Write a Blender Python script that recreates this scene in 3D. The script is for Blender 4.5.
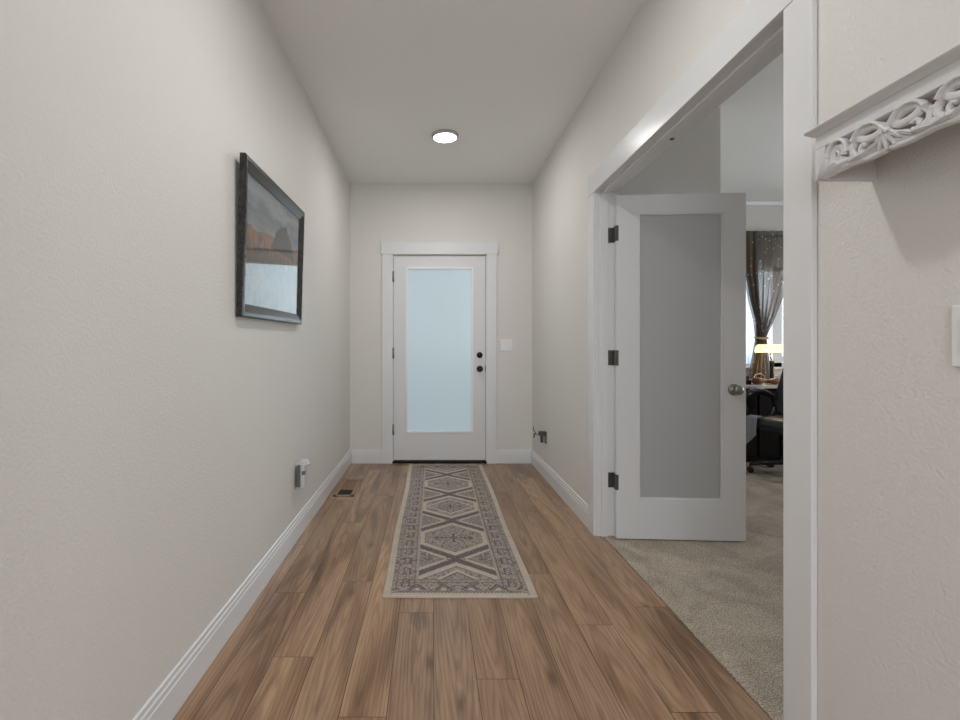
import bpy, bmesh, math, random
import numpy as np
from mathutils import Matrix, Vector, Euler

for o in list(bpy.data.objects):
    bpy.data.objects.remove(o)
S = bpy.context.scene
COL = S.collection
R = math.radians

# ------------------------------------------------------------------ camera
F = 485.0
cam_d = bpy.data.cameras.new('camera')
cam_d.sensor_width = 36.0
cam_d.sensor_fit = 'HORIZONTAL'
cam_d.lens = F / 960 * 36
cam_d.shift_x = 49 / 960
cam_d.shift_y = -11 / 960
cam_d.clip_start = 0.02
cam = bpy.data.objects.new('camera', cam_d)
cam.location = (0, 0, 1.12)
cam.rotation_euler = (R(90), 0, 0)
COL.objects.link(cam)
S.camera = cam

# ------------------------------------------------------------------ view / world / lights
S.view_settings.view_transform = 'Standard'
S.view_settings.look = 'None'
S.view_settings.gamma = 1
S.view_settings.exposure = 0.07
S.view_settings.use_curve_mapping = False

W = bpy.data.worlds.new('sky')
S.world = W
W.use_nodes = True
wn, wl = W.node_tree.nodes, W.node_tree.links
wn.clear()
w_out = wn.new('ShaderNodeOutputWorld')
w_bg = wn.new('ShaderNodeBackground')
w_tc = wn.new('ShaderNodeTexCoord')
w_sep = wn.new('ShaderNodeSeparateXYZ')
wl.new(w_tc.outputs['Generated'], w_sep.inputs[0])
w_rmp = wn.new('ShaderNodeValToRGB')          # pale at the horizon, bluer overhead
w_rmp.color_ramp.elements[0].position = 0.0
w_rmp.color_ramp.elements[0].color = (0.77, 0.91, 1.0, 1)
w_rmp.color_ramp.elements[1].position = 0.7
w_rmp.color_ramp.elements[1].color = (0.62, 0.78, 1.0, 1)
wl.new(w_sep.outputs['Z'], w_rmp.inputs[0])
w_az = wn.new('ShaderNodeMath')               # compass direction: glow band added to brighten the picture-glass reflection
w_az.operation = 'ARCTAN2'
wl.new(w_sep.outputs['X'], w_az.inputs[0])
wl.new(w_sep.outputs['Y'], w_az.inputs[1])
w_glow = wn.new('ShaderNodeMapRange')
w_glow.interpolation_type = 'SMOOTHSTEP'
w_glow.inputs['From Min'].default_value = R(6)
w_glow.inputs['From Max'].default_value = R(14)
w_glow.inputs['To Min'].default_value = 0.70
w_glow.inputs['To Max'].default_value = 5.6
wl.new(w_az.outputs[0], w_glow.inputs['Value'])
wl.new(w_rmp.outputs[0], w_bg.inputs[0])
w_fall = wn.new('ShaderNodeMapRange')
w_fall.interpolation_type = 'SMOOTHSTEP'
w_fall.inputs['From Min'].default_value = R(24)
w_fall.inputs['From Max'].default_value = R(33)
w_fall.inputs['To Min'].default_value = 1.0
w_fall.inputs['To Max'].default_value = 0.20
wl.new(w_az.outputs[0], w_fall.inputs['Value'])
w_mul = wn.new('ShaderNodeMath')
w_mul.operation = 'MULTIPLY'
wl.new(w_glow.outputs[0], w_mul.inputs[0])
wl.new(w_fall.outputs[0], w_mul.inputs[1])
wl.new(w_mul.outputs[0], w_bg.inputs[1])
wl.new(w_bg.outputs[0], w_out.inputs[0])


def area_light(name, loc, rot, sx, sy, power, color=(1, 1, 1), shape='RECTANGLE', spread=180):
    d = bpy.data.lights.new(name, 'AREA')
    d.shape = shape
    d.size = sx
    d.size_y = sy
    d.energy = power
    d.color = color
    d.spread = R(spread)
    o = bpy.data.objects.new(name, d)
    o.location = loc
    o.rotation_euler = rot
    COL.objects.link(o)
    return o


# daylight through the windows of the living space behind the camera
area_light('daylight_window_left', (-1.9, -5.9, 1.45), (R(125), 0, 0), 1.9, 1.9, 108, (0.90, 0.95, 1.0))
area_light('daylight_window_right', (1.9, -5.9, 1.45), (R(125), 0, 0), 1.9, 1.9, 108, (0.90, 0.95, 1.0))
# added fill lamp over the living space, without a fixture
area_light('living_fill', (0.1, -2.3, 2.70), (0, 0, 0), 0.9, 0.9, 24, (0.97, 0.97, 1.0))
# daylight through the office window
area_light('daylight_office_window', (3.85, 5.50, 1.5), (R(-90), 0, 0), 1.5, 1.1, 10, (0.93, 0.965, 1.0))
# added fill lamp brightening the office from its unseen side
area_light('office_side_fill', (5.35, 2.9, 1.55), (0, R(-90) + R(180), 0), 1.2, 1.6, 34, (0.97, 0.98, 1.0))


# ------------------------------------------------------------------ materials
def new_mat(name):
    m = bpy.data.materials.new(name)
    m.use_nodes = True
    n = m.node_tree.nodes
    return m, n, m.node_tree.links, n['Principled BSDF']


def srgb(r, g, b):
    def f(c):
        c /= 255
        return c / 12.92 if c <= 0.04045 else ((c + 0.055) / 1.055) ** 2.4
    return (f(r), f(g), f(b), 1)


def plain(name, col, rough=0.5, metal=0.0, noise=0.0, nscale=30, bump=0.0, bscale=120, coat=0.0, spec=None, bdist=0.002):
    m, n, l, p = new_mat(name)
    p.inputs['Base Color'].default_value = col
    p.inputs['Roughness'].default_value = rough
    p.inputs['Metallic'].default_value = metal
    if coat:
        p.inputs['Coat Weight'].default_value = coat
        p.inputs['Coat Roughness'].default_value = 0.08
    if spec is not None:
        p.inputs['Specular IOR Level'].default_value = spec
    tc = n.new('ShaderNodeTexCoord')
    if noise:
        t = n.new('ShaderNodeTexNoise')
        t.inputs['Scale'].default_value = nscale
        t.inputs['Detail'].default_value = 4
        l.new(tc.outputs['Object'], t.inputs['Vector'])
        mx = n.new('ShaderNodeMix')
        mx.data_type = 'RGBA'
        mx.inputs['A'].default_value = tuple(c * (1 - noise) for c in col[:3]) + (1,)
        mx.inputs['B'].default_value = tuple(min(1, c * (1 + noise)) for c in col[:3]) + (1,)
        l.new(t.outputs['Fac'], mx.inputs['Factor'])
        l.new(mx.outputs['Result'], p.inputs['Base Color'])
    if bump:
        t = n.new('ShaderNodeTexNoise')
        t.inputs['Scale'].default_value = bscale
        t.inputs['Detail'].default_value = 3
        l.new(tc.outputs['Object'], t.inputs['Vector'])
        b = n.new('ShaderNodeBump')
        b.inputs['Strength'].default_value = bump
        b.inputs['Distance'].default_value = bdist
        l.new(t.outputs['Fac'], b.inputs['Height'])
        l.new(b.outputs[0], p.inputs['Normal'])
    return m


def wall_mat(name, col, strength=0.55):
    m, n, l, p = new_mat(name)
    p.inputs['Roughness'].default_value = 0.55
    p.inputs['Specular IOR Level'].default_value = 0.3
    tc = n.new('ShaderNodeTexCoord')
    t = n.new('ShaderNodeTexNoise')
    t.inputs['Scale'].default_value = 120
    t.inputs['Detail'].default_value = 2.5
    t.inputs['Roughness'].default_value = 0.45
    l.new(tc.outputs['Object'], t.inputs['Vector'])
    r = n.new('ShaderNodeValToRGB')
    r.color_ramp.elements[0].position = 0.40
    r.color_ramp.elements[1].position = 0.62
    l.new(t.outputs['Fac'], r.inputs[0])
    b = n.new('ShaderNodeBump')
    b.inputs['Strength'].default_value = strength
    b.inputs['Distance'].default_value = 0.0016
    l.new(r.outputs[0], b.inputs['Height'])
    l.new(b.outputs[0], p.inputs['Normal'])
    big = n.new('ShaderNodeTexNoise')
    big.inputs['Scale'].default_value = 1.2
    l.new(tc.outputs['Object'], big.inputs['Vector'])
    mx = n.new('ShaderNodeMix')
    mx.data_type = 'RGBA'
    mx.inputs['A'].default_value = tuple(c * 0.985 for c in col[:3]) + (1,)
    mx.inputs['B'].default_value = tuple(c * 1.015 for c in col[:3]) + (1,)
    l.new(big.outputs['Fac'], mx.inputs['Factor'])
    l.new(mx.outputs['Result'], p.inputs['Base Color'])
    return m


M_WALL = wall_mat('greige_orange_peel_paint', (0.74, 0.725, 0.695, 1), 0.34)
M_CEIL = wall_mat('ceiling_paint', (0.93, 0.93, 0.92, 1), 0.3)
M_TRIM = plain('white_semigloss_trim', (0.76, 0.77, 0.785, 1), 0.24, bump=0.03, bscale=60)
M_DOORW = plain('white_door_paint', (0.74, 0.745, 0.76, 1), 0.32, bump=0.03, bscale=60)
M_SHELF = plain('white_chalky_paint', (0.70, 0.70, 0.71, 1), 0.45, noise=0.05, nscale=25, bump=0.08, bscale=140)
M_PLASTIC = plain('white_plastic', (0.83, 0.84, 0.86, 1), 0.3)
M_BLACK = plain('black_metal', (0.012, 0.012, 0.013, 1), 0.35, metal=0.3)
M_NICKEL = plain('brushed_nickel', (0.30, 0.29, 0.27, 1), 0.32, metal=1.0, bump=0.05, bscale=300)
M_DARKNICKEL = plain('dark_nickel', (0.16, 0.155, 0.14, 1), 0.4, metal=0.9)
M_BRONZE = plain('dark_threshold', (0.022, 0.016, 0.012, 1), 0.7, spec=0.1)


def floor_mat():
    m, n, l, p = new_mat('vinyl_plank_wood')
    tc = n.new('ShaderNodeTexCoord')
    at = n.new('ShaderNodeAttribute')
    at.attribute_name = 'plank'
    sep = n.new('ShaderNodeSeparateColor')
    l.new(at.outputs['Color'], sep.inputs[0])
    off = n.new('ShaderNodeVectorMath')
    off.operation = 'MULTIPLY'
    off.inputs[1].default_value = (13.0, 31.0, 7.0)
    l.new(at.outputs['Color'], off.inputs[0])
    add = n.new('ShaderNodeVectorMath')
    add.operation = 'ADD'
    l.new(tc.outputs['Object'], add.inputs[0])
    l.new(off.outputs[0], add.inputs[1])

    def mapped(scale):
        mp = n.new('ShaderNodeMapping')
        mp.inputs['Scale'].default_value = scale
        l.new(add.outputs[0], mp.inputs['Vector'])
        return mp.outputs[0]

    def noise(vec, scale, detail, dist=0.0, rough=0.55):
        t = n.new('ShaderNodeTexNoise')
        t.inputs['Scale'].default_value = scale
        t.inputs['Detail'].default_value = detail
        t.inputs['Distortion'].default_value = dist
        t.inputs['Roughness'].default_value = rough
        l.new(vec, t.inputs['Vector'])
        return t.outputs['Fac']

    def ramp(fac, stops):
        r = n.new('ShaderNodeValToRGB')
        e = r.color_ramp.elements
        e[0].position, e[0].color = stops[0]
        e[1].position, e[1].color = stops[-1]
        for pos, c in stops[1:-1]:
            k = e.new(pos)
            k.color = c
        l.new(fac, r.inputs[0])
        return r.outputs[0]

    def mix(mode, fac, a, b):
        x = n.new('ShaderNodeMix')
        x.data_type = 'RGBA'
        x.blend_type = mode
        if isinstance(fac, float):
            x.inputs['Factor'].default_value = fac
        else:
            l.new(fac, x.inputs['Factor'])
        l.new(a, x.inputs['A'])
        l.new(b, x.inputs['B'])
        return x.outputs['Result']

    # broad drifting tone inside a plank, then cathedral grain, fine fibres and knots
    broad = noise(mapped((6.5, 0.8, 1)), 1.0, 3, 0.8)
    base = ramp(broad, [(0.26, srgb(112, 86, 66)), (0.42, srgb(152, 121, 95)), (0.50, srgb(168, 137, 110)), (0.60, srgb(178, 147, 118)), (0.69, srgb(140, 115, 95)), (0.80, srgb(122, 98, 80))])
    tone = ramp(sep.outputs[0], [(0.0, (0.80, 0.78, 0.77, 1)), (0.5, (0.95, 0.94, 0.93, 1)), (1.0, (1.10, 1.08, 1.05, 1))])
    c = mix('MULTIPLY', 1.0, base, tone)
    # cathedral arches: stretched rings about a point somewhere along each plank
    uvn = n.new('ShaderNodeUVMap')
    uvn.uv_map = 'plank_uv'
    cen = n.new('ShaderNodeVectorMath')
    cen.operation = 'MULTIPLY_ADD'
    cen.inputs[1].default_value = (0.9, 1.5, 0)
    cen.inputs[2].default_value = (-0.45, -0.75, 0)
    l.new(at.outputs['Color'], cen.inputs[0])
    mpu = n.new('ShaderNodeMapping')
    mpu.inputs['Scale'].default_value = (20, 1.25, 1)
    l.new(uvn.outputs[0], mpu.inputs['Vector'])
    sm_ = n.new('ShaderNodeVectorMath')
    sm_.operation = 'ADD'
    l.new(mpu.outputs[0], sm_.inputs[0])
    l.new(cen.outputs[0], sm_.inputs[1])
    wv = n.new('ShaderNodeTexWave')
    wv.wave_type = 'RINGS'
    wv.rings_direction = 'Z'
    wv.inputs['Scale'].default_value = 1.25
    wv.inputs['Distortion'].default_value = 5.0
    wv.inputs['Detail'].default_value = 3
    wv.inputs['Detail Scale'].default_value = 1.6
    l.new(sm_.outputs[0], wv.inputs['Vector'])
    rings = ramp(wv.outputs['Fac'], [(0.0, (0.72, 0.69, 0.66, 1)), (0.40, (0.96, 0.96, 0.96, 1)), (1.0, (1.04, 1.04, 1.04, 1))])
    c = mix('MULTIPLY', 0.75, c, rings)
    fib = noise(mapped((120, 4, 1)), 1.0, 5, 0.2, 0.65)
    fibc = ramp(fib, [(0.32, (0.62, 0.60, 0.58, 1)), (0.50, (0.98, 0.98, 0.98, 1)), (0.68, (1.12, 1.12, 1.11, 1))])
    c = mix('MULTIPLY', 0.6, c, fibc)
    dk = noise(mapped((14, 0.9, 1)), 1.3, 4, 1.2)
    dkc = ramp(dk, [(0.54, (1, 1, 1, 1)), (0.62, (0.72, 0.69, 0.66, 1)), (0.74, (0.58, 0.54, 0.51, 1))])
    c = mix('MULTIPLY', 0.45, c, dkc)
    vo = n.new('ShaderNodeTexVoronoi')
    vo.inputs['Scale'].default_value = 1.0
    l.new(mapped((5.2, 1.7, 1)), vo.inputs['Vector'])
    kn = ramp(vo.outputs['Distance'], [(0.035, (0.42, 0.36, 0.32, 1)), (0.085, (0.78, 0.75, 0.72, 1)), (0.14, (1, 1, 1, 1))])
    c = mix('MULTIPLY', 0.85, c, kn)
    l.new(c, p.inputs['Base Color'])
    p.inputs['Roughness'].default_value = 0.28
    p.inputs['Specular IOR Level'].default_value = 0.45
    b = n.new('ShaderNodeBump')
    b.inputs['Strength'].default_value = 0.12
    b.inputs['Distance'].default_value = 0.001
    l.new(fib, b.inputs['Height'])
    l.new(b.outputs[0], p.inputs['Normal'])
    return m


M_FLOOR = floor_mat()
M_GAP = plain('plank_joint', (0.035, 0.024, 0.017, 1), 0.7)


def carpet_mat():
    m, n, l, p = new_mat('beige_cut_pile_carpet')
    tc = n.new('ShaderNodeTexCoord')
    t = n.new('ShaderNodeTexNoise')
    t.inputs['Scale'].default_value = 210
    t.inputs['Detail'].default_value = 2
    l.new(tc.outputs['Object'], t.inputs['Vector'])
    t2 = n.new('ShaderNodeTexNoise')
    t2.inputs['Scale'].default_value = 5
    t2.inputs['Detail'].default_value = 5
    t2.inputs['Distortion'].default_value = 0.8
    l.new(tc.outputs['Object'], t2.inputs['Vector'])
    r = n.new('ShaderNodeValToRGB')
    r.color_ramp.elements[0].position = 0.30
    r.color_ramp.elements[0].color = srgb(128, 116, 102)
    r.color_ramp.elements[1].position = 0.68
    r.color_ramp.elements[1].color = srgb(226, 214, 198)
    l.new(t.outputs['Fac'], r.inputs[0])
    r2 = n.new('ShaderNodeValToRGB')
    r2.color_ramp.elements[0].position = 0.33
    r2.color_ramp.elements[0].color = (0.78, 0.77, 0.76, 1)
    r2.color_ramp.elements[1].position = 0.66
    r2.color_ramp.elements[1].color = (1.05, 1.05, 1.05, 1)
    l.new(t2.outputs['Fac'], r2.inputs[0])
    mx = n.new('ShaderNodeMix')
    mx.data_type = 'RGBA'
    mx.blend_type = 'MULTIPLY'
    mx.inputs['Factor'].default_value = 1
    l.new(r.outputs[0], mx.inputs['A'])
    l.new(r2.outputs[0], mx.inputs['B'])
    l.new(mx.outputs['Result'], p.inputs['Base Color'])
    p.inputs['Roughness'].default_value = 1
    p.inputs['Specular IOR Level'].default_value = 0.05
    b = n.new('ShaderNodeBump')
    b.inputs['Strength'].default_value = 0.9
    b.inputs['Distance'].default_value = 0.008
    l.new(t.outputs['Fac'], b.inputs['Height'])
    l.new(b.outputs[0], p.inputs['Normal'])
    return m


M_CARPET = carpet_mat()


def frosted(name, col, rough, transl, refl_rough=0.12, dif=0.18):
    m, n, l, p = new_mat(name)
    n.remove(p)
    out = n['Material Output']
    rf = n.new('ShaderNodeBsdfRefraction')
    rf.inputs['Color'].default_value = col
    rf.inputs['Roughness'].default_value = rough
    rf.inputs['IOR'].default_value = 1.12
    tr = n.new('ShaderNodeBsdfTranslucent')
    tr.inputs['Color'].default_value = col
    df = n.new('ShaderNodeBsdfDiffuse')
    df.inputs['Color'].default_value = col
    gl = n.new('ShaderNodeBsdfGlossy')
    gl.inputs['Roughness'].default_value = refl_rough
    fr = n.new('ShaderNodeFresnel')
    fr.inputs['IOR'].default_value = 1.3
    a = n.new('ShaderNodeMixShader')
    a.inputs[0].default_value = transl
    l.new(rf.outputs[0], a.inputs[1])
    l.new(tr.outputs[0], a.inputs[2])
    d = n.new('ShaderNodeMixShader')
    d.inputs[0].default_value = dif
    l.new(a.outputs[0], d.inputs[1])
    l.new(df.outputs[0], d.inputs[2])
    b = n.new('ShaderNodeMixShader')
    l.new(fr.outputs[0], b.inputs[0])
    l.new(d.outputs[0], b.inputs[1])
    l.new(gl.outputs[0], b.inputs[2])
    l.new(b.outputs[0], out.inputs['Surface'])
    return m


M_FROST_ENTRY = frosted('frosted_entry_glass', (0.90, 0.93, 0.92, 1), 0.55, 0.12, 0.28)
M_FROST_INNER = frosted('frosted_interior_glass', (0.82, 0.82, 0.83, 1), 0.35, 0.15, 0.28, 0.40)


def clear_glass(name, tint=(1, 1, 1, 1), ior=1.5, rough=0.0):
    m, n, l, p = new_mat(name)
    n.remove(p)
    out = n['Material Output']
    t = n.new('ShaderNodeBsdfTransparent')
    t.inputs['Color'].default_value = tint
    g = n.new('ShaderNodeBsdfGlossy')
    g.inputs['Roughness'].default_value = rough
    f = n.new('ShaderNodeFresnel')
    f.inputs['IOR'].default_value = ior
    x = n.new('ShaderNodeMixShader')
    ge = n.new('ShaderNodeNewGeometry')          # straight-through glass: only outer faces reflect
    iv = n.new('ShaderNodeMath')
    iv.operation = 'SUBTRACT'
    iv.inputs[0].default_value = 1.0
    l.new(ge.outputs['Backfacing'], iv.inputs[1])
    ml = n.new('ShaderNodeMath')
    ml.operation = 'MULTIPLY'
    l.new(f.outputs[0], ml.inputs[0])
    l.new(iv.outputs[0], ml.inputs[1])
    l.new(ml.outputs[0], x.inputs[0])
    l.new(t.outputs[0], x.inputs[1])
    l.new(g.outputs[0], x.inputs[2])
    l.new(x.outputs[0], out.inputs['Surface'])
    return m


M_GLASS = clear_glass('window_glass')
M_PICGLASS = clear_glass('picture_glass', ior=1.75)


def emit(name, col, strength):
    m, n, l, p = new_mat(name)
    p.inputs['Base Color'].default_value = col
    p.inputs['Emission Color'].default_value = col
    p.inputs['Emission Strength'].default_value = strength
    return m


# ------------------------------------------------------------------ mesh helpers
WM = {}


def empty(name, loc=(0, 0, 0), rot=(0, 0, 0), parent=None):
    o = bpy.data.objects.new(name, None)
    o.empty_display_size = 0.05
    o.location = loc
    o.rotation_euler = rot
    COL.objects.link(o)
    m = Matrix.Translation(loc) @ Euler(rot).to_matrix().to_4x4()
    if parent:
        o.parent = parent
        m = WM[parent] @ m
    WM[o] = m
    return o


def thing(name, label, cat, loc=(0, 0, 0), rot=(0, 0, 0), group=None):
    o = empty(name, loc, rot)
    return tag(o, label, cat, group)


def tag(o, label, cat, group=None):
    o['label'] = label
    o['category'] = cat
    if group:
        o['group'] = group
    return o


def obj(name, bm, mat, parent=None, bevel=0.0, seg=2, smooth=False, local=False, kind=None, recalc=True):
    """Link bm as one mesh. Coordinates are world unless local=True (then the parent's own frame)."""
    if recalc:
        bmesh.ops.recalc_face_normals(bm, faces=bm.faces)
    if parent is not None and not local:
        bmesh.ops.transform(bm, matrix=WM[parent].inverted(), verts=bm.verts)
    me = bpy.data.meshes.new(name)
    bm.to_mesh(me)
    bm.free()
    for mm in (mat if isinstance(mat, (list, tuple)) else [mat]):
        me.materials.append(mm)
    o = bpy.data.objects.new(name, me)
    COL.objects.link(o)
    if parent is not None:
        o.parent = parent
    WM[o] = WM[parent] if parent is not None else Matrix()
    if smooth:
        for f in me.polygons:
            f.use_smooth = True
    if bevel:
        b = o.modifiers.new('bevel', 'BEVEL')
        b.width = bevel
        b.segments = seg
        b.limit_method = 'ANGLE'
        b.angle_limit = R(40)
    if kind:
        o['kind'] = kind
    return o


def struct(name, bm, mat, **k):
    return obj(name, bm, mat, kind='structure', **k)


def BM():
    return bmesh.new()


def box(bm, x0, x1, y0, y1, z0, z1, mi=0):
    vs = [bm.verts.new((x, y, z)) for x in (x0, x1) for y in (y0, y1) for z in (z0, z1)]
    for idx in ((0, 1, 3, 2), (4, 6, 7, 5), (0, 4, 5, 1), (2, 3, 7, 6), (0, 2, 6, 4), (1, 5, 7, 3)):
        f = bm.faces.new([vs[i] for i in idx])
        f.material_index = mi
    return bm


def boxm(*a):
    return box(BM(), *a)


def prism(bm, pts, axis, a0, a1):
    """Extrude a 2-D polygon along an axis ('x','y','z')."""
    def v(p, a):
        if axis == 'x':
            return (a, p[0], p[1])
        if axis == 'y':
            return (p[0], a, p[1])
        return (p[0], p[1], a)
    A = [bm.verts.new(v(p, a0)) for p in pts]
    B = [bm.verts.new(v(p, a1)) for p in pts]
    bm.faces.new(A)
    bm.faces.new(B[::-1])
    k = len(pts)
    for i in range(k):
        bm.faces.new((A[i], A[(i + 1) % k], B[(i + 1) % k], B[i]))
    return bm


def lathe(bm, profile, origin, axis=(0, 0, 1), seg=28):
    """profile: list of (radius, height) along axis."""
    q = Vector((0, 0, 1)).rotation_difference(Vector(axis).normalized())
    o = Vector(origin)
    rings = []
    for r, h in profile:
        if r < 1e-6:
            rings.append([bm.verts.new(o + q @ Vector((0, 0, h)))])
        else:
            rings.append([bm.verts.new(o + q @ Vector((r * math.cos(2 * math.pi * i / seg), r * math.sin(2 * math.pi * i / seg), h))) for i in range(seg)])
    for a, b in zip(rings, rings[1:]):
        if len(a) == 1 and len(b) == 1:
            continue
        for i in range(seg):
            j = (i + 1) % seg
            if len(a) == 1:
                bm.faces.new((a[0], b[i], b[j]))
            elif len(b) == 1:
                bm.faces.new((a[i], a[j], b[0]))
            else:
                bm.faces.new((a[i], a[j], b[j], b[i]))
    if len(rings[0]) > 1:
        bm.faces.new(rings[0][::-1])
    if len(rings[-1]) > 1:
        bm.faces.new(rings[-1])
    return bm


def tube(bm, pts, r, seg=10, closed=False, flat=None, up=(0, 0, 1)):
    """Sweep along pts. r: radius or list. flat=(a,b): elliptical half sizes (side, up)."""
    P = [Vector(p) for p in pts]
    k = len(P)
    rings = []
    up = Vector(up)
    for i in range(k):
        if closed:
            t = (P[(i + 1) % k] - P[i - 1]).normalized()
        else:
            t = (P[min(i + 1, k - 1)] - P[max(i - 1, 0)]).normalized()
        s = t.cross(up)
        if s.length < 1e-4:
            s = t.cross(Vector((1, 0, 0.01)))
        s.normalize()
        u = s.cross(t).normalized()
        rr = r[i] if isinstance(r, (list, tuple)) else r
        a, b = (flat if flat else (1, 1))
        rings.append([bm.verts.new(P[i] + s * (math.cos(2 * math.pi * j / seg) * rr * a) + u * (math.sin(2 * math.pi * j / seg) * rr * b)) for j in range(seg)])
    n = k if closed else k - 1
    for i in range(n):
        A, B = rings[i], rings[(i + 1) % k]
        for j in range(seg):
            bm.faces.new((A[j], A[(j + 1) % seg], B[(j + 1) % seg], B[j]))
    if not closed:
        bm.faces.new(rings[0][::-1])
        bm.faces.new(rings[-1])
    return bm


def soft_box(bm, c, size, sub=6, p=4.0, fn=None):
    """Superellipsoid cushion with optional deformation."""
    nu, nv = sub * 4, sub * 2
    def sg(x, e):
        return math.copysign(abs(x) ** e, x)
    e = 2 / p
    grid = []
    for i in range(nv + 1):
        v = -math.pi / 2 + math.pi * i / nv
        row = []
        for j in range(nu):
            u = -math.pi + 2 * math.pi * j / nu
            q = Vector((sg(math.cos(v), e) * sg(math.cos(u), e) * size[0] / 2,
                        sg(math.cos(v), e) * sg(math.sin(u), e) * size[1] / 2,
                        sg(math.sin(v), e) * size[2] / 2))
            if fn:
                q = fn(q)
            row.append(bm.verts.new(q + Vector(c)))
        grid.append(row)
    for i in range(nv):
        for j in range(nu):
            bm.faces.new((grid[i][j], grid[i][(j + 1) % nu], grid[i + 1][(j + 1) % nu], grid[i + 1][j]))
    bmesh.ops.remove_doubles(bm, verts=bm.verts, dist=1e-5)
    return bm


# ------------------------------------------------------------------ dimensions
XL, XR = -0.793, 0.990          # hall side walls
YF = 4.755                      # end wall with the front door
H = 2.74                        # ceiling
OY0, OY1 = 1.350, 2.900         # opening to the office (jamb faces)
OZ = 2.06                       # opening head
XO = 1.10                       # office face of the right wall
YO = 5.35                       # office window wall
XOE = 5.2                       # office far side wall
YB = -6.0                       # back wall of the living space
YH = -0.55                      # hall starts here

# ------------------------------------------------------------------ floor (planks)
PW = 0.1457
joints = {-6: 2.78, -5: 2.23, -4: 1.764, -3: 2.34, -2: 1.476, -1: 2.06, 0: 2.62, 1: 1.646, 2: 2.75, 3: 2.42, 4: 1.968, 5: 2.86, 6: 2.105, 7: 1.5}
PL = 1.365
rng = random.Random(11)
bm = BM()
lay = bm.verts.layers.float_color.new('plank')
uvp = bm.loops.layers.uv.new('plank_uv')
g = 0.0009
for k in range(-24, 28):
    x0, x1 = 0.0095 + PW * k, 0.0095 + PW * (k + 1)
    j0 = joints.get(k, rng.uniform(1.4, 2.7))
    y = j0 - PL * 12
    while y < YF:
        y0, y1 = y, min(y + PL, YF)
        y += PL
        ylo = YB if True else 0
        y0 = max(y0, ylo)
        if y1 <= y0 + 0.01:
            continue
        xa, xb = max(x0, -3.5), min(x1, 4.0)
        if y0 > YH - 0.15:
            xa, xb = max(x0, XL), min(x1, 1.03)
        elif y1 > YH and (x0 < XL - PW or x1 > 1.0 + PW):
            y1 = YH
        elif y1 > YH:
            xa, xb = max(x0, XL), min(x1, 1.03)
        if xb <= xa + 0.004 or y1 <= y0 + 0.01:
            continue
        col = (rng.random(), rng.random(), rng.random(), 1)
        vs = [bm.verts.new(c) for c in ((xa + g, y0 + g, 0), (xb - g, y0 + g, 0), (xb - g, y1 - g, 0), (xa + g, y1 - g, 0))]
        for v in vs:
            v[lay] = col
        f = bm.faces.new(vs)
        for lp_ in f.loops:
            lp_[uvp].uv = (lp_.vert.co.x - (x0 + x1) / 2, lp_.vert.co.y - (y + PL / 2 - PL))
for (a, b, c, d) in ((-3.5, 4.0, YB, YH), (XL, 1.03, YH, YF)):
    box(bm, a, b, c, d, -0.05, -0.0012, 1)
struct('floor', bm, [M_FLOOR, M_GAP], recalc=False)

# office carpet, thick enough to close against the planks
bm = BM()
box(bm, 1.03, XO, OY0 - 0.02, OY1 + 0.02, -0.05, 0.004)
box(bm, XO - 0.001, XOE, 0.35, YO, -0.05, 0.004)
carpet = struct('carpet', bm, M_CARPET)

# outside ground
struct('ground', boxm(-40, 60, YF + 0.16, 90, -0.35, -0.15), plain('concrete', (0.53, 0.52, 0.45, 1), 0.9, noise=0.1, nscale=3))

# ------------------------------------------------------------------ walls and ceilings
T = 0.11
struct('wall_left', boxm(XL - T, XL, YH, YF + 0.15, -0.05, H), M_WALL)
bm = BM()
box(bm, XR, XO, YH, OY0 - 0.015, -0.05, H)
box(bm, XR, XO, OY1 + 0.015, YF, -0.05, H)
box(bm, XR, XO, OY0 - 0.015, OY1 + 0.015, OZ + 0.015, H)
struct('wall_right', bm, M_WALL)
DX0, DX1, DZ1 = -0.3675, 0.5345, 2.037
bm = BM()
box(bm, XL, DX0 - 0.02, YF, YF + 0.15, -0.05, H)
box(bm, DX1 + 0.02, 1.94, YF, YF + 0.15, -0.05, H)
box(bm, DX0 - 0.02, DX1 + 0.02, YF, YF + 0.15, DZ1 + 0.02, H)
struct('wall_far', bm, M_WALL)
struct('ceiling', boxm(XL - T, XO, YH, YF + 0.15, H, H + 0.1), M_CEIL)
# office shell
bm = BM()
box(bm, XO, 1.94, 3.25, 3.36, -0.05, H)
box(bm, 1.83, 1.94, 3.36, YO, -0.05, H)
struct('wall_closet', bm, M_WALL)
WX0, WX1, WZ0, WZ1 = 3.20, 4.50, 0.92, 2.03     # office window opening
bm = BM()
box(bm, 1.94, WX0, YO, YO + 0.15, -0.05, H)
box(bm, WX1, XOE, YO, YO + 0.15, -0.05, H)
box(bm, WX0, WX1, YO, YO + 0.15, -0.05, WZ0)
box(bm, WX0, WX1, YO, YO + 0.15, WZ1, H)
struct('wall_office_window', bm, M_WALL)
bm = BM()
box(bm, XOE, XOE + 0.1, 0.25, 2.1, -0.05, H)
box(bm, XOE, XOE + 0.1, 3.7, YO + 0.15, -0.05, H)
box(bm, XOE, XOE + 0.1, 2.1, 3.7, -0.05, 0.95)
box(bm, XOE, XOE + 0.1, 2.1, 3.7, 2.15, H)
struct('wall_office_right', bm, M_WALL)
struct('wall_office_near', boxm(XO, XOE + 0.1, 0.25, 0.35, -0.05, H), M_WALL)
struct('ceiling_office', boxm(XO, XOE + 0.1, 0.25, YO + 0.15, H, H + 0.1), M_CEIL)
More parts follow.
